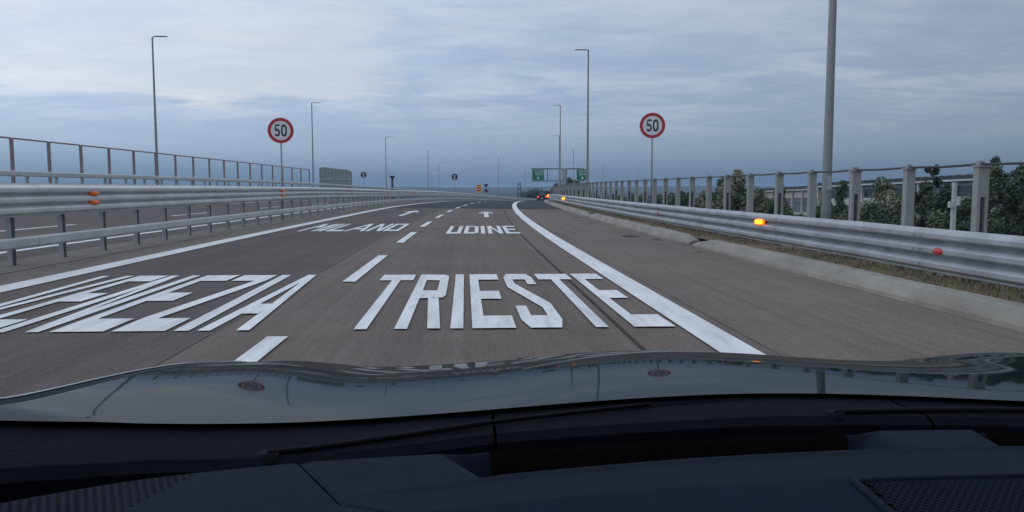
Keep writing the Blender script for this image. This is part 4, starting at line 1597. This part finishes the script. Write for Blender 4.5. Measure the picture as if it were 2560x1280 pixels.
def dash_z(u, Y):
    d = DASH(u) - Y                                       # distance behind the front edge
    z = DZ - .012 * smooth(.010, 0.0, d) - .006 * (u / .8) ** 2
    # tray: sunk, with sloping ends and a crisp rear lip
    tl = -.378 + .50 * (d - .003)                         # left end runs slantwise
    tr_ = -.033 + .20 * (d - .003)
    inx = smooth(tl - .006, tl + .046, u) * smooth(tr_ + .018, tr_ - .018, u)
    inx2 = smooth(.066 - .10 * d, .078 - .10 * d, u)
    iny = smooth(.006, .014, d) * smooth(TR(u) + .001, TR(u) - .001, d)
    z -= .030 * max(inx, inx2) * iny
    # shelf drops in a second facet
    if d > SH(u):
        z -= .10 * (d - SH(u))
    z += .0018 * smooth(TR(u) + .010, TR(u) + .001, d) * smooth(-.45, -.36, u) * (1 if d > TR(u) else 0)
    return z


TR = lin([(-.50, .086), (-.412, .078), (-.344, .073), (-.322, .070), (-.1725, .061), (-.008, .057), (.074, .056), (.5, .055)])     # tray's rear lip, distance behind the front edge
SH = lin([(-.60, .135), (-.40, .119), (-.324, .117), (-.216, .112), (-.089, .111), (.037, .110), (.5, .105)])
for left in (True, False):
    rows = []
    rng = frange(-.78, 0, .006) if left else None
    nrows = 110 if left else 300
    for i in range(nrows + 1):
        row = []
        t_ = i / nrows
        for j in range(84):
            # rows follow the front edge, the tray's rear lip and the fold of the shelf
            f = -.78 + (seam_u(.5) + .78) * t_ if left else seam_u(.5) + (.78 - seam_u(.5)) * t_
            for _ in range(3):
                a_, b_ = TR(f), SH(f)
                if j < 16:
                    d = .020 * j / 16
                elif j < 40:
                    d = .020 + (a_ - .0012 - .020) * (j - 16) / 23
                elif j < 60:
                    d = a_ + .0012 + (b_ - a_ - .0012) * (j - 40) / 20
                else:
                    d = b_ + (.21 - b_) * (j - 60) / 23
                if left:
                    f = -.78 + (seam_u(DASH(-.45) - d) - .0006 + .78) * t_
                else:
                    u0 = seam_u(DASH(-.45) - d) + .0006
                    f = u0 + (.78 - u0) * t_
            u = f
            Y = DASH(u) - d
            row.append((u, Y, dash_z(u, Y) - (.0015 if (i == nrows and left) or (i == 0 and not left) else 0)))
        rows.append(row)
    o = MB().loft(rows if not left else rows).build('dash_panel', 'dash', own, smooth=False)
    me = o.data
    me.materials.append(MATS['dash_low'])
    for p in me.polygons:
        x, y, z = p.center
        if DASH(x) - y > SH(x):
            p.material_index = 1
for ua, ub, sl in ((-.336, -.040, .42), (.078, .50, -.10)):
    rows = []
    for k in range(61):
        row = []
        u = ua + (ub - ua) * k / 60
        for q in (.0070, .0085, .0100, .0115, .0130, .0145, .03, .045, 1.0):
            d = min(q, TR(u) - .0022)
            u2 = u + sl * (d - .0070) * (1 - k / 60)
            d = min(q, TR(u2) - .0022)
            Y = DASH(u2) - d
            row.append((u2, Y, dash_z(u2, Y) + .0010))
        rows.append(row)
    MB().loft([r_[::-1] for r_ in rows]).build('tray_mat', 'dash_tray', own)
rows = []
for u in frange(-.78, .78, .03):
    Y = DASH(u) - .209
    rows.append([(u, Y, dash_z(u, Y) - .001), (u, Y - .05, dash_z(u, Y) - .06), (u, Y - .05, .62), (u, Y + .1, .5)])
MB().loft(rows).build('dash_front', 'dash_low', own)
# speaker grille on the left: flat dark discs paint the holes' shade (too many to pick apart)
gh = MB()
for r_ in range(14):
    for k in range(52):
        u = -.765 + .0048 * k + (.0024 if r_ % 2 else 0)
        d = .013 + .0060 * r_
        if u > -.546 - .38 * (d - .013) or (u < -.60 and d < .013 + .02 * 0):
            continue
        Y = DASH(u) - d
        zz = dash_z(u, Y) + .0004
        gh.face([(u + .00135 * math.cos(q), Y + .0017 * math.sin(q), zz) for q in [2 * PI * j / 10 for j in range(10)]])
o = gh.build('speaker_grille', 'hole_shade', own)
o['kind'] = 'stuff'
# right vent: raised diamond lattice over a dark plate painted as the well's shade
well = MB()
rb = MB()
G0, G1 = -.086, .34
rows = []
for k in range(31):
    u = G0 + (G1 - G0) * k / 30
    dA = .122
    dB = .206
    rows.append([(u, DASH(u) - dA, dash_z(u, DASH(u) - dA) + .0012), (u, DASH(u) - dB, dash_z(u, DASH(u) - dB) + .0012)])
MB().loft([r_[::-1] for r_ in rows]).build('vent_shade', 'hole_shade', own)
for fam in (1, -1):
    for k in range(150):
        u0 = G0 - .12 + .0058 * k
        pts = []
        for j in range(20):
            d = .1225 + .083 * j / 19
            u = u0 + fam * (d - .122) * .9
            if u < G0 + .002 or u > G1:
                continue
            pts.append((u, DASH(u) - d, dash_z(u, DASH(u) - d) + .0022))
        if len(pts) > 1:
            rb.tube(pts, .0010, 4, False)
o = rb.build('vent_lattice', 'dash', own)
o['kind'] = 'stuff'
fr = [(r_[0][0], r_[0][1] + .001, r_[0][2] + .002) for r_ in rows]
MB().tube(fr, .0022, 6).build('vent_frame', 'dash', own, smooth=True)
fr = [(G0 - .003 + .05 * (.206 - .122) * q, DASH(G0) - .116 - .09 * q, dash_z(G0, DASH(G0) - .116 - .09 * q) + .001) for q in (0, .25, .5, .75, 1)]
MB().tube(fr, .0030, 6).build('vent_frame', 'dash', own, smooth=True)

# ------------------------------------------------------------------ evening haze over the plain
hz = MB().box((0, 0, 1.5), (19400, 19400, 27)).build('haze', 'paint')
hz['kind'] = 'stuff'
hz['label'] = 'thin blue evening haze over the plain'
m = bpy.data.materials.new('haze')
m.use_nodes = True
m.node_tree.nodes.clear()
vo_ = m.node_tree.nodes.new('ShaderNodeVolumePrincipled')
vo_.inputs['Color'].default_value = (0.50, 0.72, 1.0, 1)
vo_.inputs['Density'].default_value = 0.00030
om = m.node_tree.nodes.new('ShaderNodeOutputMaterial')
m.node_tree.links.new(vo_.outputs[0], om.inputs['Volume'])
hz.data.materials.clear()
hz.data.materials.append(m)
